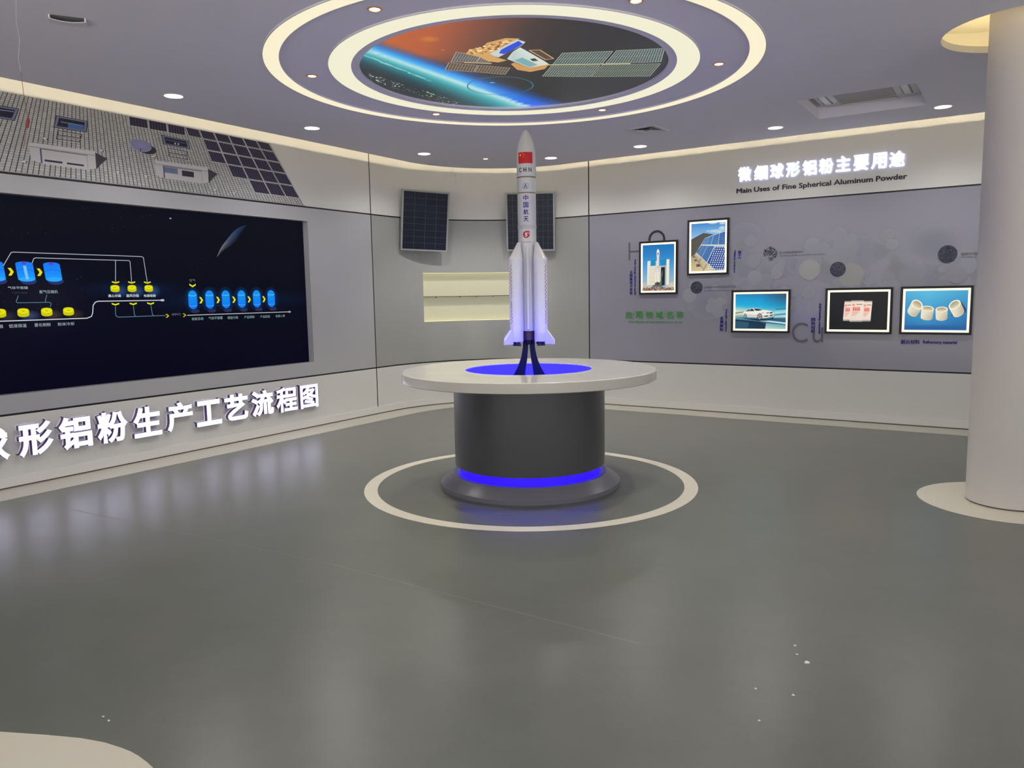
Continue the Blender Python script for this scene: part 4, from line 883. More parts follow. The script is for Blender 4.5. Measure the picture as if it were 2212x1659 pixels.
cv = Canvas(); bokeh(cv); cv.build('bubble_print', M_INK, lambda u, v, h: wf(u, v, h), WR, eps=0.0003, off=0.0006)
BO = 0.0054
caption('chemical_symbol', 'large grey letter H beside the rocket picture', 'lettering', 2.30, 1.93, lambda cv: (cv.rect(2.206, 1.928, 2.228, 2.157, GREY, 0), cv.rect(2.228, 2.030, 2.40, 2.050, GREY, 0), cv.rect(2.39, 1.928, 2.412, 2.157, GREY, 0)), BO)
mb = MB(); pts = [(2.597 + 0.1 * math.cos(a), 2.177 + 0.103 * math.sin(a)) for a in [PI * k / 24 for k in range(25)]]
pts = [(2.697, 2.162)] + pts + [(2.497, 2.162)]
for (a, b), (c_, d) in zip(pts[:-1], pts[1:]):
    pass
def sweep(mb, pts, w, d0, d1):
    vs = []
    for i, p in enumerate(pts):
        a = Vector(pts[max(i - 1, 0)]); b = Vector(pts[min(i + 1, len(pts) - 1)]); tdir = (b - a).normalized(); nn = Vector((-tdir.y, tdir.x)) * w / 2
        vs += [wf(p[0] + nn.x, p[1] + nn.y, d0), wf(p[0] - nn.x, p[1] - nn.y, d0), wf(p[0] - nn.x, p[1] - nn.y, d1), wf(p[0] + nn.x, p[1] + nn.y, d1)]
    n = len(pts); mb.add(vs, [(i * 4 + q, i * 4 + 4 + q, i * 4 + 4 + (q + 1) % 4, i * 4 + (q + 1) % 4) for i in range(n - 1) for q in range(4)] + [(0, 1, 2, 3), tuple((n - 1) * 4 + i for i in (3, 2, 1, 0))])
sweep(mb, pts, 0.026, 0.0, 0.008)
o = mb.build('chemical_symbol', mat('dark_loop', (44, 42, 48), 0.45), loc=wf(2.597, 2.162, 0)); tag(o, 'dark rounded loop standing up from the top of the rocket picture', 'lettering')
caption('chemical_symbol', 'large grey letters Cu between the car picture and the sachet picture', 'lettering', 4.46, 0.9, lambda cv: (cv.text('C', 4.292, 0.898, 4.468, 1.126, (104, 102, 112), 0, -0.008, res=6), cv.text('u', 4.524, 0.900, 4.640, 1.073, (104, 102, 112), 0, -0.008, res=6)), BO)
caption('wall_caption', 'blue vertical caption in two scripts left of the rocket picture', 'caption', 2.27, 1.477, None, BO, parts=[('chinese_line', lambda cv: cv.stack('太阳能电子浆料', 2.223, 1.477, 2.263, 1.797, INKB, 0, 0.036)), ('english_line', lambda cv: cv.text('Solar energy electronic paste', 2.281, 1.477, 2.312, 1.938, INKB, 0, 0.045, rot=True))])
caption('wall_caption', 'blue vertical caption in two scripts right of the solar array picture', 'caption', 3.63, 1.72, None, BO, parts=[('chinese_line', lambda cv: cv.stack('军工', 3.640, 1.893, 3.684, 1.987, INKB, 0, 0.036)), ('english_line', lambda cv: cv.text('Military Industry', 3.586, 1.721, 3.616, 1.993, INKB, 0, 0.045, rot=True))])
caption('wall_caption', 'blue vertical caption in two scripts left of the white car picture', 'caption', 3.48, 1.01, None, BO, parts=[('chinese_line', lambda cv: cv.stack('金属颜料', 3.431, 1.012, 3.476, 1.200, INKB, 0, 0.036)), ('english_line', lambda cv: cv.text('Metallic pigment', 3.493, 1.012, 3.523, 1.284, INKB, 0, 0.045, rot=True))])
caption('wall_caption', 'blue vertical caption in two scripts left of the sachet picture', 'caption', 4.56, 1.0, None, BO, parts=[('chinese_line', lambda cv: cv.stack('自热材料', 4.503, 1.003, 4.550, 1.188, INKB, 0, 0.036)), ('english_line', lambda cv: cv.text('Self-heating material', 4.581, 1.000, 4.613, 1.347, INKB, 0, 0.045, rot=True))])
caption('wall_caption', 'blue horizontal caption in two scripts under the white crucibles picture', 'caption', 5.7, 0.897, None, BO, parts=[('chinese_line', lambda cv: cv.row('耐火材料', 5.445, 0.898, 5.630, 0.947, INKB, 0, 0.036)), ('english_line', lambda cv: cv.text('Refractory material', 5.660, 0.899, 5.977, 0.941, INKB, 0, 0.045))])
GRN = (60, 152, 54)
def green(cv):
    for i, ch in enumerate('应用领域名称'):
        x = 2.162 + i * 0.1415; cv.text(ch, x, 1.170, x + 0.098, 1.262, GRN, 0, 0.02)
        if i < 5: cv.line([(x + 0.098, 1.155), (x + 0.142, 1.30)], 0.004, GRN, 0)
    cv.text('The Name of the Application Area', 2.20, 1.108, 2.947, 1.138, GRN, 0, 0.02)
caption('wall_heading', 'green heading with slashes between its characters on the right wall', 'heading', 2.57, 1.11, green, BO)
def micro(cx, cz, rx, rz, seed, kind, cap, label):
    def fn(cv):
        rn = random.Random(seed)
        if kind != 'flake': cv.circ(cx, cz, rx, rz, (58, 60, 76), 0, 40)
        N = {'dust': 420, 'balls': 130, 'flake': 170, 'fibre': 160}[kind]
        for k in range(N):
            a = rn.uniform(0, 2 * PI); r = math.sqrt(rn.random()) * 0.93; x, z = cx + rx * r * math.cos(a), cz + rz * r * math.sin(a)
            if kind == 'dust': q = rn.uniform(0.002, 0.004); cv.circ(x, z, q, q, rn.choice([(92, 94, 112), (116, 118, 134), (40, 42, 56)]), 1 + (k % 10) * 0.2, 5)
            elif kind == 'balls': q = rn.uniform(0.006, 0.012); cv.circ(x, z, q, q, rn.choice([(96, 100, 120), (76, 80, 98), (118, 122, 138)]), 1 + k % 4, 10, (50, 52, 68))
            elif kind == 'fibre': b = rn.uniform(-0.7, 0.7); q = rn.uniform(0.006, 0.015); cv.line([(x - q * math.cos(b), z - q * math.sin(b)), (x + q * math.cos(b), z + q * math.sin(b))], 0.003, rn.choice([(88, 92, 112), (44, 46, 60), (104, 108, 126)]), 1)
            else:
                b = rn.uniform(0, PI); q = rn.uniform(0.004, 0.010); cv.line([(x - q * math.cos(b), z - q * math.sin(b)), (x, z), (x + q * math.cos(b + 0.9), z + q * math.sin(b + 0.9))], rn.uniform(0.004, 0.008), rn.choice([(50, 52, 70), (42, 44, 60), (188, 188, 196)]), 1)
        for body, b_ in cap: cv.text(body, *b_, (84, 82, 96), 1, 0.0)
    caption('sample_print', label, 'wall print', cx, cz - rz, fn, BO)
FS = 'FINE SPHERICAL ALUMINUM POWDER FOR '
micro(4.023, 1.936, 0.086, 0.082, 1, 'flake', [('军工专用微细球形铝粉', (4.129, 1.926, 4.396, 1.956)), (FS + 'WAR INDUSTRY', (4.129, 1.897, 4.633, 1.910))], 'flaky round particle picture with a small two-line caption, right of the solar array picture')
micro(3.129, 1.557, 0.077, 0.076, 2, 'fibre', [('太阳能电子浆料专用微细球形铝粉', (3.226, 1.543, 3.624, 1.573)), (FS + 'SOLAR CELLS', (3.226, 1.508, 3.703, 1.521))], 'dark round particle picture with a small caption, below the solar array picture')
micro(4.776, 1.728, 0.084, 0.084, 3, 'dust', [], 'dark fine-grained round particle picture above the sachet picture')
micro(5.851, 1.850, 0.089, 0.094, 4, 'balls', [('铝颜料专用微细球形铝粉', (5.974, 1.830, 6.262, 1.860)), (FS + 'PIGMENT', (5.974, 1.806, 6.44, 1.819))], 'largest round particle picture of dark beads, beside the column')
# ------------------------------------------------------------------ framed light-box pictures on the right wall
M_MAT = mat('lightbox_mat', (255, 250, 225), 0.4, emis=(255, 246, 206), es=1.0)
M_PIC = canvas_mat('lit_picture', True)
def lightbox(s0, s1, z0, z1, label, rect, draw):
    t = thing('picture_frame', wf((s0 + s1) / 2, z0, 0.0), label, 'picture', 'backlit pictures on the right wall')
    fwid = 0.024; mb = MB(); D = 0.030
    outer = [(s0, z0), (s1, z0), (s1, z1), (s0, z1)]; inner = [(s0 + fwid, z0 + fwid), (s1 - fwid, z0 + fwid), (s1 - fwid, z1 - fwid), (s0 + fwid, z1 - fwid)]
    mid = [(s0 + 0.006, z0 + 0.006), (s1 - 0.006, z0 + 0.006), (s1 - 0.006, z1 - 0.006), (s0 + 0.006, z1 - 0.006)]
    vs = [wf(a, b, 0.0064) for a, b in outer] + [wf(a, b, D - 0.006) for a, b in outer] + [wf(a, b, D) for a, b in mid] + [wf(a, b, D - 0.002) for a, b in inner] + [wf(a, b, 0.0064) for a, b in inner]
    mb.add(vs, [(k * 4 + i, k * 4 + (i + 1) % 4, k * 4 + 4 + (i + 1) % 4, k * 4 + 4 + i) for k in range(4) for i in range(4)] + [(16 + i, 16 + (i + 1) % 4, (i + 1) % 4, i) for i in range(4)])
    mb.build('frame', M_FRAME, t)
    mb = MB(); wbox(mb, s0 + fwid, s1 - fwid, z0 + fwid, z1 - fwid, 0.0066, 0.016); mb.build('light_panel', M_MAT, t)
    m_ = 0.047; a0, a1, b0, b1 = s0 + m_, s1 - m_, z0 + m_, z1 - m_
    cv = Canvas(); x0, y0, x1, y1 = rect
    mp = lambda x, y: ((x - x0) / (x1 - x0), 1 - (y - y0) / (y1 - y0))
    draw(cv, mp)
    cv.build('picture', M_PIC, lambda u, v, h: wf(a0 + max(0, min(1, u)) * (a1 - a0), b0 + max(0, min(1, v)) * (b1 - b0), h), t, eps=0.0003, off=0.0165)
    return t
def pp(cv, mp, pts, col, h): cv.poly([mp(*p) for p in pts], col, h)
def pic_launch(cv, mp):
    cv.vgrad(0, 0, 1, 1, [(168, 184, 196), (140, 178, 206), (84, 158, 210), (40, 132, 198), (26, 112, 184)], 0)
    P = lambda pts, c, h: pp(cv, mp, pts, c, h)
    P([(308, 780), (345, 776), (352, 800), (420, 800), (420, 866), (308, 866)], (196, 190, 172), 1); P([(600, 800), (620, 778), (658, 772), (658, 866), (540, 866)], (206, 198, 178), 1)
    P([(363, 530), (398, 524), (398, 802), (358, 802)], [(236, 234, 222), (214, 216, 212), (220, 214, 196), (238, 232, 214)], 2)
    P([(398, 585), (455, 583), (452, 802), (394, 802)], (226, 218, 196), 2); P([(400, 518), (455, 514), (455, 583), (398, 585)], (18, 140, 190), 3)
    for k in range(4): P([(398, 625 + k * 45), (453, 625 + k * 45), (453, 628 + k * 45), (398, 628 + k * 45)], (198, 190, 172), 3)
    P([(455, 530), (480, 526), (480, 802), (452, 802)], (206, 204, 196), 2)
    P([(508, 514), (568, 510), (566, 580), (508, 584)], (18, 140, 190), 3); P([(575, 518), (606, 514), (604, 802), (572, 806)], [(240, 236, 220), (226, 222, 206), (226, 220, 200), (244, 238, 220)], 2)
    P([(508, 584), (575, 580), (574, 806), (505, 810)], (160, 172, 178), 2); P([(515, 604), (558, 602), (556, 808), (512, 810)], (26, 34, 38), 3); P([(528, 640), (534, 640), (532, 700), (524, 712), (522, 780), (516, 780), (518, 690)], (90, 110, 104), 4)
    P([(496, 590), (512, 588), (508, 790), (494, 790)], (222, 216, 200), 3)
    W_ = (240, 236, 226)
    P([(466, 425), (470, 408), (481, 395), (491, 408), (496, 425), (496, 480), (466, 480)], W_, 5); P([(468, 480), (494, 480), (492, 800), (466, 800)], [(232, 228, 220), (214, 210, 204), (214, 206, 190), (240, 234, 220)], 5)
    P([(474, 440), (489, 438), (489, 458), (474, 460)], (200, 40, 50), 6); P([(476, 468), (487, 467), (487, 474), (476, 475)], (90, 90, 100), 6); P([(478, 590), (484, 590), (484, 615), (478, 615)], (150, 130, 130), 6)
    for a, b in ((450, 468), (482, 501)): P([(a, 672), ((a + b) / 2, 652), (b, 672), (b, 775), (a, 775)], (236, 230, 216), 7); P([(b - 4, 672), (b, 672), (b, 775), (b - 4, 775)], (200, 180, 160), 8)
    P([(448, 768), (520, 764), (520, 800), (448, 804)], (84, 78, 70), 6); P([(470, 772), (490, 768), (486, 800), (474, 800)], (50, 56, 60), 8); P([(495, 770), (522, 752), (522, 800), (500, 802)], (70, 120, 120), 7)
    P([(426, 800), (525, 796), (524, 812), (426, 816)], (120, 84, 44), 8); P([(410, 818), (535, 812), (540, 838), (400, 840)], (96, 116, 136), 8)
    rn = random.Random(2); P([(308, 836), (658, 834), (658, 866), (308, 866)], (128, 84, 62), 9)
    for k in range(150):
        x, y = rn.uniform(310, 655), rn.uniform(830, 862); c_ = rn.choice([(210, 190, 170), (70, 40, 36), (30, 34, 48), (180, 120, 100), (230, 220, 210)]); P([(x, y - 8), (x + 4, y - 8), (x + 4, y + 4), (x, y + 4)], c_, 10)
def pic_solar(cv, mp):
    P = lambda pts, c, h: pp(cv, mp, pts, c, h)
    cv.vgrad(0, 0, 1, 1, [(196, 182, 146), (196, 182, 146), (190, 206, 214), (128, 180, 222), (60, 136, 206)], 0)
    for x, y, rx, ry in ((1090, 112, 50, 14), (1195, 122, 40, 16), (1120, 205, 90, 20), (1190, 180, 40, 30), (1035, 198, 24, 8), (1160, 215, 70, 18)):
        u, v = mp(x, y); cv.circ(u, v, rx / 377, ry / 548, (206, 220, 226), 1, 18, (140, 186, 220))
    P([(848, 288), (985, 220), (1095, 243), (1000, 280), (905, 440), (880, 478), (848, 486)], (86, 80, 74), 2); P([(848, 288), (985, 220), (1095, 243), (1090, 250), (985, 229), (848, 298)], (60, 56, 54), 3)
    P([(848, 486), (900, 460), (1100, 656), (848, 656)], [(168, 150, 116), (186, 168, 128), (214, 198, 154), (210, 192, 146)], 3)
    for x, y, s_ in ((880, 480, 22), (900, 520, 26), (930, 575, 42)): P([(x - s_ / 2, y), (x + s_ / 2, y - 4), (x + s_ / 2 + 8, y + s_ * 0.6), (x - s_ / 2, y + s_ * 0.7)], (92, 80, 66), 4)
    P([(890, 470), (1000, 640), (994, 650), (884, 480)], (140, 140, 140), 5); P([(985, 655), (1020, 575), (1026, 580), (992, 656)], (110, 106, 100), 5); P([(930, 550), (960, 505), (966, 510), (936, 556)], (110, 106, 100), 5)
    TLp, TRp, MRp, MLp, BLp, BRp = Vector((1000, 283)), Vector((1225, 212)), Vector((1225, 366)), Vector((962, 352)), Vector((904, 436)), Vector((1225, 800))
    def lp(a, b, k): return a + (b - a) * k
    ks = [0, 0.10, 0.22, 0.42, 0.72, 1.0]
    for i in range(5):
        a, b, c_, d = lp(TLp, TRp, ks[i]), lp(TLp, TRp, ks[i + 1]), lp(MLp, MRp, ks[i + 1]), lp(MLp, MRp, ks[i])
        P([tuple(a), tuple(b), tuple(c_), tuple(d)], (196, 208, 214), 6); m = (a + b + c_ + d) / 4; q = [tuple(p + (m - p) * 0.06) for p in (a, b, c_, d)]; c0 = mixc((72, 124, 178), (44, 88, 158), ks[i]); P(q, [c0, mixc(c0, (30, 60, 120), 0.3), mixc(c0, (120, 160, 200), 0.3), c0], 7)
        for k in (0.2, 0.4, 0.6, 0.8): x_, y_ = Vector(q[0]).lerp(Vector(q[3]), k), Vector(q[1]).lerp(Vector(q[2]), k); P([tuple(x_), tuple(y_), (y_.x, y_.y + 2), (x_.x, x_.y + 2)], (120, 158, 196), 8)
    bk = [(904, 436), (930, 462), (968, 500), (1026, 560), (1120, 656), (1330, 860)]; mk = [lp(MLp, MRp, k) for k in (0, 0.06, 0.22, 0.62, 1.0, 1.5)]
    bl = [Vector(p) for p in bk]; mkk = [Vector((962, 360)), Vector((985, 362)), Vector((1035, 366)), Vector((1112, 372)), Vector((1225, 380)), Vector((1420, 390))]
    for i in range(4):
        a, b, c_, d = mkk[i], mkk[i + 1], bl[i + 1], bl[i]
        q0 = [tuple(a), tuple(b), tuple(c_), tuple(d)]
        q0 = [(min(x, 1225), min(y, 652)) for x, y in q0] if i < 3 else [tuple(a), (1225, 380), (1225, 652), (1120, 652), tuple(d)]
        P(q0, (196, 206, 210), 6); m = Vector((sum(p[0] for p in q0) / len(q0), sum(p[1] for p in q0) / len(q0))); q = [tuple(Vector(p) + (m - Vector(p)) * 0.05) for p in q0]
        c0 = [(60, 96, 140), (62, 108, 164), (56, 104, 166), (34, 66, 138)][i]; P(q, c0, 7)
        if i < 3:
            for k in range(1, 8): x_, y_ = Vector(q[0]).lerp(Vector(q[3]), k / 8), Vector(q[1]).lerp(Vector(q[2]), k / 8); P([tuple(x_), tuple(y_), (y_.x, y_.y + 4), (x_.x, x_.y + 4)], mixc(c0, (190, 214, 232), 0.4), 8)
    for i in range(9):
        for j in range(12):
            x, y = 1122 + i * 24 - j * 7.6, 388 + i * 1.5 + j * 24
            if x < 1222 and y < 650 and x > 1112 - (y - 372) * 0.46 + 4: P([(x - 2.4, y - 9), (x + 2.4, y - 9), (x + 2.4, y + 9), (x - 2.4, y + 9)], (136, 164, 204), 8); P([(x - 6, y - 3), (x, y - 8), (x + 6, y - 3), (x + 6, y + 3), (x, y + 8), (x - 6, y + 3)], (226, 234, 240), 9)
    P([(1026, 556), (1112, 372), (1118, 372), (1032, 562)], (214, 220, 222), 10); P([(962, 352), (1225, 366), (1225, 374), (962, 358)], (206, 214, 214), 10)
def pic_car(cv, mp):
    P = lambda pts, c, h: pp(cv, mp, pts, c, h)
    def sky(u, v):
        c_ = ramp([(0.0, (6, 26, 46)), (0.22, (10, 50, 74)), (0.34, (60, 130, 150)), (0.42, (190, 214, 206)), (0.52, (110, 190, 208)), (0.66, (14, 168, 214)), (0.84, (6, 150, 206)), (1.0, (40, 122, 166))], v + 0.10 * u - 0.05)
        if v > 0.55: c_ = mixc(c_, (52, 58, 76), (u - 0.5) * 1.6 * (v - 0.5) * 2)
        if v > 0.3: c_ = mixc(c_, (226, 224, 190), max(0, 1 - math.hypot(u / 0.45, (v - 0.45) / 0.2)))
        return c_
    cv.grid(0, 0, 1, 1, 40, 30, sky, 0)
    P([(1338, 1105), (1440, 1092), (1440, 1102), (1338, 1118)], (120, 118, 96), 1); P([(1338, 1140), (1560, 1170), (1906, 1200), (1906, 1287), (1338, 1287)], [(96, 150, 164), (60, 120, 140), (30, 96, 120), (24, 84, 112), (40, 104, 124)], 1)
    P([(1338, 1180), (1600, 1205), (1700, 1222), (1700, 1287), (1338, 1287)], [(16, 48, 70), (10, 40, 62), (16, 60, 86), (14, 50, 74), (20, 70, 96)], 2)
    P([(1560, 1178), (1906, 1215), (1906, 1232), (1560, 1190)], (206, 226, 226), 3); P([(1690, 1222), (1906, 1240), (1906, 1287), (1680, 1287)], [(110, 170, 176), (90, 160, 172), (150, 196, 196), (186, 212, 202)], 3); P([(1338, 1200), (1500, 1216), (1480, 1287), (1338, 1287)], (40, 84, 104), 3)
    for x0, x1, y, w, c_ in ((1790, 1906, 1066, 8, (70, 96, 104)), (1780, 1906, 1088, 10, (150, 206, 214)), (1780, 1906, 1104, 6, (220, 236, 232)), (1775, 1906, 1125, 14, (60, 140, 166)), (1780, 1906, 1150, 10, (180, 220, 222)), (1560, 1906, 1180, 8, (24, 56, 76)), (1338, 1440, 1150, 8, (150, 180, 180)), (1338, 1430, 1130, 5, (200, 206, 190))): P([(x0, y), (x1, y - 10), (x1, y - 10 + w), (x0, y + w)], c_, 3)
    P([(1440, 1160), (1460, 1168), (1700, 1186), (1770, 1160), (1770, 1172), (1700, 1196), (1600, 1196), (1440, 1170)], (8, 24, 38), 4)
    BODY = [(1425, 1120), (1430, 1100), (1452, 1090), (1480, 1068), (1510, 1058), (1560, 1054), (1600, 1056), (1650, 1074), (1690, 1078), (1740, 1088), (1766, 1100), (1772, 1116), (1768, 1140), (1745, 1152), (1690, 1164), (1650, 1170), (1640, 1150), (1600, 1140), (1585, 1162), (1480, 1158), (1470, 1140), (1445, 1140), (1440, 1150), (1428, 1140)]
    P(BODY, (236, 234, 222), 5); P([(1430, 1122), (1600, 1130), (1640, 1142), (1765, 1120), (1768, 1140), (1745, 1152), (1650, 1170), (1640, 1150), (1600, 1140), (1585, 1162), (1480, 1158), (1470, 1140), (1445, 1140), (1432, 1140)], (206, 206, 198), 6)
    P([(1456, 1092), (1484, 1070), (1508, 1064), (1506, 1090)], (70, 84, 92), 7); P([(1510, 1064), (1536, 1060), (1560, 1088), (1510, 1090)], (44, 58, 66), 7); P([(1548, 1058), (1600, 1060), (1650, 1076), (1600, 1086), (1570, 1084)], (40, 70, 88), 7)
    P([(1690, 1106), (1722, 1098), (1720, 1112), (1692, 1116)], (110, 116, 112), 7); P([(1726, 1104), (1758, 1098), (1762, 1112), (1728, 1118)], (44, 44, 48), 8); P([(1668, 1142), (1712, 1136), (1708, 1148), (1670, 1152)], (34, 40, 46), 8); P([(1730, 1134), (1766, 1124), (1764, 1136), (1732, 1146)], (46, 52, 56), 8); P([(1640, 1104), (1664, 1102), (1660, 1112), (1642, 1114)], (160, 164, 158), 7)
    for x, y, rx, ry in ((1618, 1150, 29, 37), (1452, 1142, 19, 26)):
        u, v = mp(x, y); a, b = rx / 568, ry / 390; cv.circ(u, v, a, b, (22, 28, 34), 9, 26); cv.circ(u, v, a * 0.8, b * 0.8, (190, 196, 194), 10, 24); cv.circ(u, v, a * 0.35, b * 0.35, (120, 126, 128), 12, 16)
        for k in range(5): q = 2 * PI * k / 5; cv.poly([(u + a * 0.78 * math.cos(q - 0.3), v + b * 0.78 * math.sin(q - 0.3)), (u + a * 0.78 * math.cos(q + 0.3), v + b * 0.78 * math.sin(q + 0.3)), (u, v)], (70, 78, 84), 11)
def pic_sachet(cv, mp):
    P = lambda pts, c, h: pp(cv, mp, pts, c, h)
    cv.rect(0, 0, 1, 1, (8, 10, 12), 0)
    for i, (x0, x1, yt, yb) in enumerate(((578, 650, 636, 818), (750, 832, 636, 822), (640, 756, 630, 826))):
        h = 1 + i * 6; sh = -10
        P([(x0, yt), (x1, yt), (x1 + sh, yb), (x0 + sh, yb)], [(188, 176, 164), (196, 186, 174), (176, 170, 160), (190, 182, 172)], h); P([(x0, yt + 14), (x1, yt + 14), (x1 + sh, yb - 16), (x0 + sh, yb - 16)], [(236, 214, 194), (240, 222, 204), (232, 222, 206), (236, 212, 196)], h + 1)
        P([(x0, yt), (x1, yt), (x1, yt + 5), (x0, yt + 5)], (120, 112, 106), h + 1); P([(x0 + sh, yb - 6), (x1 + sh, yb - 6), (x1 + sh, yb), (x0 + sh, yb)], (130, 126, 120), h + 1)
        wd = x1 - x0; u, v = mp(x0 + wd * 0.2, yt + 42); cv.circ(u, v, 0.026, 0.03, (232, 150, 138), h + 2, 14)
        P([(x0 + wd * 0.42, yt + 34), (x0 + wd * 0.9, yt + 34), (x0 + wd * 0.9, yt + 42), (x0 + wd * 0.42, yt + 42)], (150, 136, 126), h + 2)
        for k in range(4 if i else 4): a = x0 + wd * (0.14 + 0.15 * k); P([(a, yt + 62), (a + wd * 0.12, yt + 62), (a + wd * 0.12, yt + 96), (a, yt + 96)], (226, 96, 84), h + 2); P([(a + wd * 0.03, yt + 70), (a + wd * 0.09, yt + 70), (a + wd * 0.09, yt + 74), (a + wd * 0.03, yt + 74)], (240, 190, 178), h + 3)
        for k in range(4): P([(x0 + wd * 0.08, yt + 104 + k * 10), (x0 + wd * (0.7 - 0.12 * k), yt + 104 + k * 10), (x0 + wd * (0.7 - 0.12 * k), yt + 109 + k * 10), (x0 + wd * 0.08, yt + 109 + k * 10)], (232, 150, 136), h + 2)
def pic_crucible(cv, mp):
    cv.grid(0, 0, 1, 1, 16, 12, lambda u, v: mixc((20, 100, 164), (84, 184, 220), max(0, min(1, v * 0.8 + 0.25 * (1 - abs(u - 0.35) * 2)))) if v > 0.1 else (20, 92, 156), 0)
    P = lambda pts, c, h: pp(cv, mp, pts, c, h)
    def cru(cx, cy, rw, rh, hh, tilt, h):     # rim centre, rim radii, height, tilt
        ca, sa = math.cos(tilt), math.sin(tilt); T = lambda x, y: (cx + x * ca - y * sa, cy + x * sa + y * ca)
        n = 16; rim = [T(rw * math.cos(2 * PI * i / (2 * n)), rh * math.sin(2 * PI * i / (2 * n))) for i in range(2 * n)]
        lo = [T(rw * 0.93 * math.cos(PI - PI * i / n), hh + rh * 0.85 * math.sin(PI - PI * i / n)) for i in range(n + 1)]
        side = [T(rw, 0)] + lo[::-1] + [T(-rw, 0)]
        cols_ = [(196, 188, 158)] + [mixc((206, 198, 170), (236, 228, 200), 1 - abs(k / n - 0.45) * 2) for k in range(n + 1)] + [(226, 218, 192)]
        P([T(-rw, 0)] + lo + [T(rw, 0)], [(236, 230, 206)] + [mixc((232, 224, 198), (182, 174, 150), k / n) for k in range(n + 1)] + [(206, 198, 172)], h)
        P(rim, (240, 234, 212), h + 1); P([T(rw * 0.78 * math.cos(2 * PI * i / 32), rh * 0.74 * math.sin(2 * PI * i / 32) + 1) for i in range(32)], [mixc((160, 146, 116), (226, 216, 186), 0.5 + 0.5 * math.sin(2 * PI * i / 32)) for i in range(32)], h + 2)
    P([(1640, 636), (1698, 716), (1690, 740), (1640, 770), (1560, 770)], (30, 60, 92), 1)
    cru(1238, 668, 58, 40, 84, 0.52, 2); cru(1340, 706, 60, 26, 84, 0.10, 2); cru(1470, 714, 57, 26, 80, -0.04, 2); cru(1588, 672, 58, 38, 84, -0.5, 2)
lightbox(2.362, 2.885, 1.480, 2.158, 'backlit picture of a rocket on its launch pad, leftmost frame on the right wall', (308, 346, 658, 866), pic_launch)
lightbox(3.011, 3.534, 1.709, 2.387, 'backlit picture of tilted blue solar arrays, highest frame on the right wall', (848, 108, 1225, 656), pic_solar)
lightbox(3.577, 4.270, 1.002, 1.513, 'backlit picture of a white car speeding on a road, black frame', (1338, 897, 1906, 1287), pic_car)
lightbox(4.656, 5.351, 1.003, 1.518, 'backlit picture of pale sachets on a black ground, black frame', (438, 556, 972, 896), pic_sachet)
lightbox(5.426, 6.105, 1.006, 1.520, 'backlit picture of four white crucibles on blue, black frame beside the column', (1122, 543, 1706, 901), pic_crucible)

# ------------------------------------------------------------------ back wall: two solar panels and the lit niche
M_ALU = mat('panel_aluminium', (150, 153, 150), 0.4, metal=0.2); M_CELL = canvas_mat('solar_cells', False, 0.3, spec=0.25)
def solar_panel(c4, label, ncol, fine, mid, shift):
    C4 = [Vector(p) for p in c4]; O = sum(C4, Vector()) / 4; nn = (C4[1] - C4[0]).cross(C4[3] - C4[0]).normalized()
    if nn.y > 0: nn = -nn
    C4 = [p + nn * shift for p in C4]; O = O + nn * shift
    X = ((C4[1] - C4[0]) + (C4[2] - C4[3])); wd = X.length / 2; X.normalize(); Y = ((C4[0] - C4[3]) + (C4[1] - C4[2])); ht = Y.length / 2; Y = (Y - X * Y.dot(X)).normalized(); Z = X.cross(Y)
    if Z.dot(nn) < 0: Z = -Z
    f = lambda u, v, h: tuple(O + X * u + Y * v + Z * h)
    t = thing('solar_panel', tuple(O), label, 'solar panel', 'solar panels on the back wall')
    mb = MB(); b = 0.022; w2, h2 = wd / 2, ht / 2
    for x0, x1, y0, y1 in ((-w2, w2, h2 - b, h2), (-w2, w2, -h2, -h2 + b), (-w2, -w2 + b, -h2 + b, h2 - b), (w2 - b, w2, -h2 + b, h2 - b)):
        mb.prism([(x0, y0), (x1, y0), (x1, y1), (x0, y1)], f, -0.03, 0.004)
    mb.build('frame', M_ALU, t)
    cv = Canvas(); cw, ch = wd - 2 * b, ht - 2 * b; a, c_ = -cw / 2, -ch / 2
    cv.rect(a, c_, -a, -c_, (14, 18, 36), 0); nr = 9; rn = random.Random(ncol)
    for i in range(ncol):
        for j in range(nr):
            x0, x1, y0, y1 = a + cw * i / ncol, a + cw * (i + 1) / ncol, c_ + ch * j / nr, c_ + ch * (j + 1) / nr
            k = rn.uniform(-5, 6); cv.rect(x0 + 0.002, y0 + 0.0015, x1 - 0.002, y1 - 0.0015, (15 + k * 0.6, 19 + k * 0.6, 40 + k), 1)
            for q in range(1, fine): xx = x0 + (x1 - x0) * q / fine; cv.rect(xx - 0.0006, y0, xx + 0.0006, y1, (44, 54, 78), 2)
    for j in range(1, nr): y = c_ + ch * j / nr; cv.rect(a, y - 0.0011, -a, y + 0.0011, (84, 94, 110), 3)
    for i in range(1, ncol): x = a + cw * i / ncol; w_ = 0.0016 if mid is None or i != mid else 0.004; cv.rect(x - w_, c_, x + w_, -c_, (84, 94, 110), 3)
    cv.build('cells', M_CELL, f, t, eps=0.0003, off=0.0)
    mb = MB(); mb.prism([(-w2 + 0.004, -h2 + 0.004), (w2 - 0.004, -h2 + 0.004), (w2 - 0.004, h2 - 0.004), (-w2 + 0.004, h2 - 0.004)], f, -0.012, -0.001); mb.build('backsheet', M_WHITE, t)
    for u in (-0.2, 0.2):
        for v in (-0.28, 0.28):
            p = Vector(f(u * wd / 0.67, v, -0.012)); d = (Vector((p.x, p.y)) - CW); e = CW + d.normalized() * RW
            if d.length < RW: mb = MB(); mb.tube([tuple(p), (e.x, e.y, p.z)], 0.012, 8); mb.build('mounting_bracket', M_ALU, t)
    return t
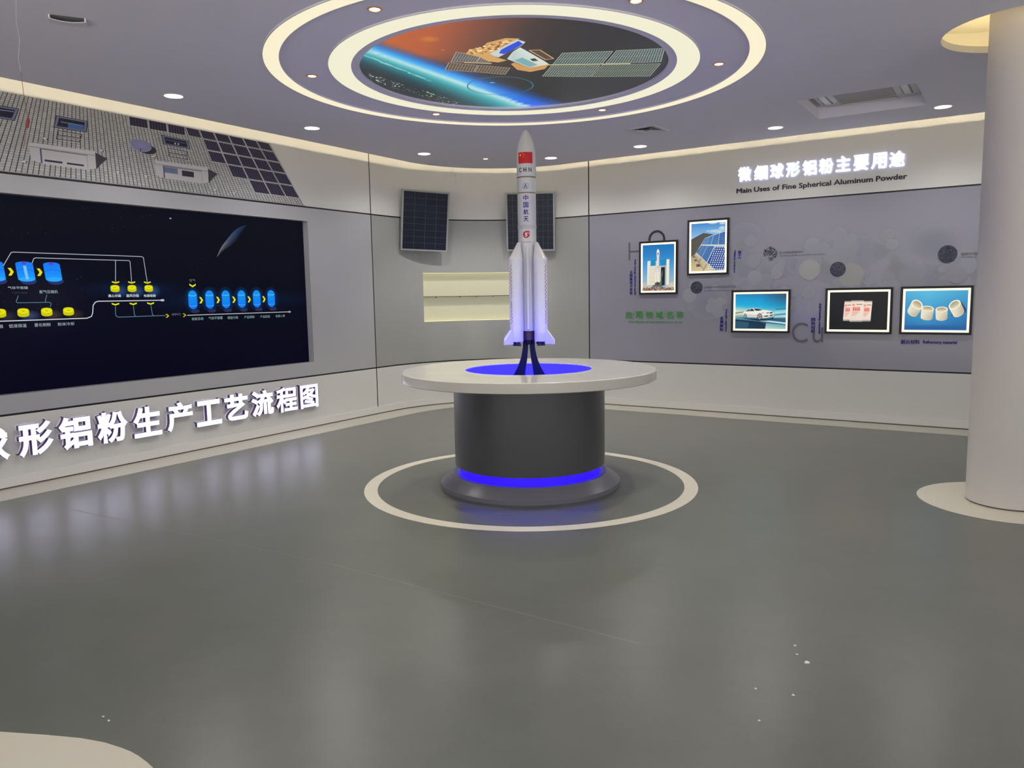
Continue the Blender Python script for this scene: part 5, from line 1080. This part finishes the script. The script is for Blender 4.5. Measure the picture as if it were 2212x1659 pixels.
solar_panel([(-1.405, 10.194, 2.9), (-0.821, 10.524, 2.883), (-0.878, 10.586, 2.103), (-1.463, 10.256, 2.12)], 'dark blue solar panel tilted on the back wall, left of the rocket', 4, 4, None, 0.06)
solar_panel([(-0.032, 10.742, 2.898), (0.629, 10.593, 2.882), (0.632, 10.689, 2.102), (-0.029, 10.838, 2.117)], 'dark blue solar panel on the back wall, partly hidden behind the rocket', 9, 2, 5, 0.05)
M_NICHE = mat('niche_backlight', (190, 186, 160), 0.5, emis=(204, 200, 170), es=0.30); M_NEDGE = mat('niche_edge_light', (240, 230, 180), 0.5, emis=(255, 244, 190), es=0.55); M_GLASSE = mat('green_glass_edge', (58, 66, 42), 0.15)
t = thing('display_niche', wf(0.0, NICHE[2], -0.05), 'cream backlit niche with a thin glass shelf in the curved back wall', 'niche')
a, b, z0, z1 = NICHE
mb = MB(); wbox(mb, a + 0.001, b - 0.001, z0 + 0.001, z1 - 0.001, -0.098, -0.092); mb.build('back_panel', M_NICHE, t)
for s0_, s1_, za, zb in ((a + 0.001, b - 0.001, z1 - 0.006, z1 - 0.001), (a + 0.001, b - 0.001, z0 + 0.001, z0 + 0.004), (a + 0.001, a + 0.007, z0 + 0.004, z1 - 0.006)):
    mb = MB(); wbox(mb, s0_, s1_, za, zb, -0.088, -0.03); mb.build('edge_light', M_NEDGE, t)
mb = MB(); wbox(mb, a + 0.008, b - 0.002, 1.494, 1.502, -0.088, -0.006); mb.build('glass_shelf', M_GLASSE, t)
for s_ in (-0.604, -0.254, -0.018, 0.215, 0.56):
    mb = MB(); wbox(mb, s_ - 0.004, s_ + 0.004, 1.482, 1.494, -0.03, -0.008); mb.build('shelf_clip', M_STUD, t)

# ------------------------------------------------------------------ litter on the floor
M_PAPER = mat('white_scrap', (236, 236, 232), 0.6)
SCR_ = [((1.183, 3.104), 0.008, 'small white scrap on the grey floor, farthest of those at right'), ((1.163, 3.025), 0.008, 'pale flat scrap just before the farthest scrap on the grey floor'), ((1.175, 2.952), 0.013, 'largest white paper scrap on the grey floor at right'), ((0.905, 2.755), 0.008, 'small white scrap on the floor, left of the other scraps'), ((1.03, 2.703), 0.008, 'tiny white crumb on the floor between the scraps at right'), ((0.848, 2.537), 0.007, 'tiny white crumb on the floor, nearest the camera at right'), ((-1.511, 2.638), 0.006, 'tiny white crumb on the dark floor, left of another crumb by the pale inlay'), ((-1.476, 2.609), 0.008, 'tiny white crumb on the dark floor close to the pale inlay at bottom left')]
for i, ((x, y), r_, lb) in enumerate(SCR_):
    rn = random.Random(i); mb = MB(); n = 7
    ring = [(x + r_ * rn.uniform(0.5, 1.0) * math.cos(2 * PI * k / n), y + r_ * rn.uniform(0.4, 0.9) * math.sin(2 * PI * k / n)) for k in range(n)]
    mb.add([(a, b, 0.0002) for a, b in ring] + [(x + (a - x) * 0.7, y + (b - y) * 0.7, r_ * rn.uniform(0.15, 0.5)) for a, b in ring] + [(x, y, r_ * 0.35)], [(k, (k + 1) % n, n + (k + 1) % n, n + k) for k in range(n)] + [(n + k, n + (k + 1) % n, 2 * n) for k in range(n)] + [tuple(range(n - 1, -1, -1))])
    o = mb.build('paper_scrap', M_PAPER, loc=(x, y, 0.0)); tag(o, lb, 'scrap', 'white scraps on the floor')
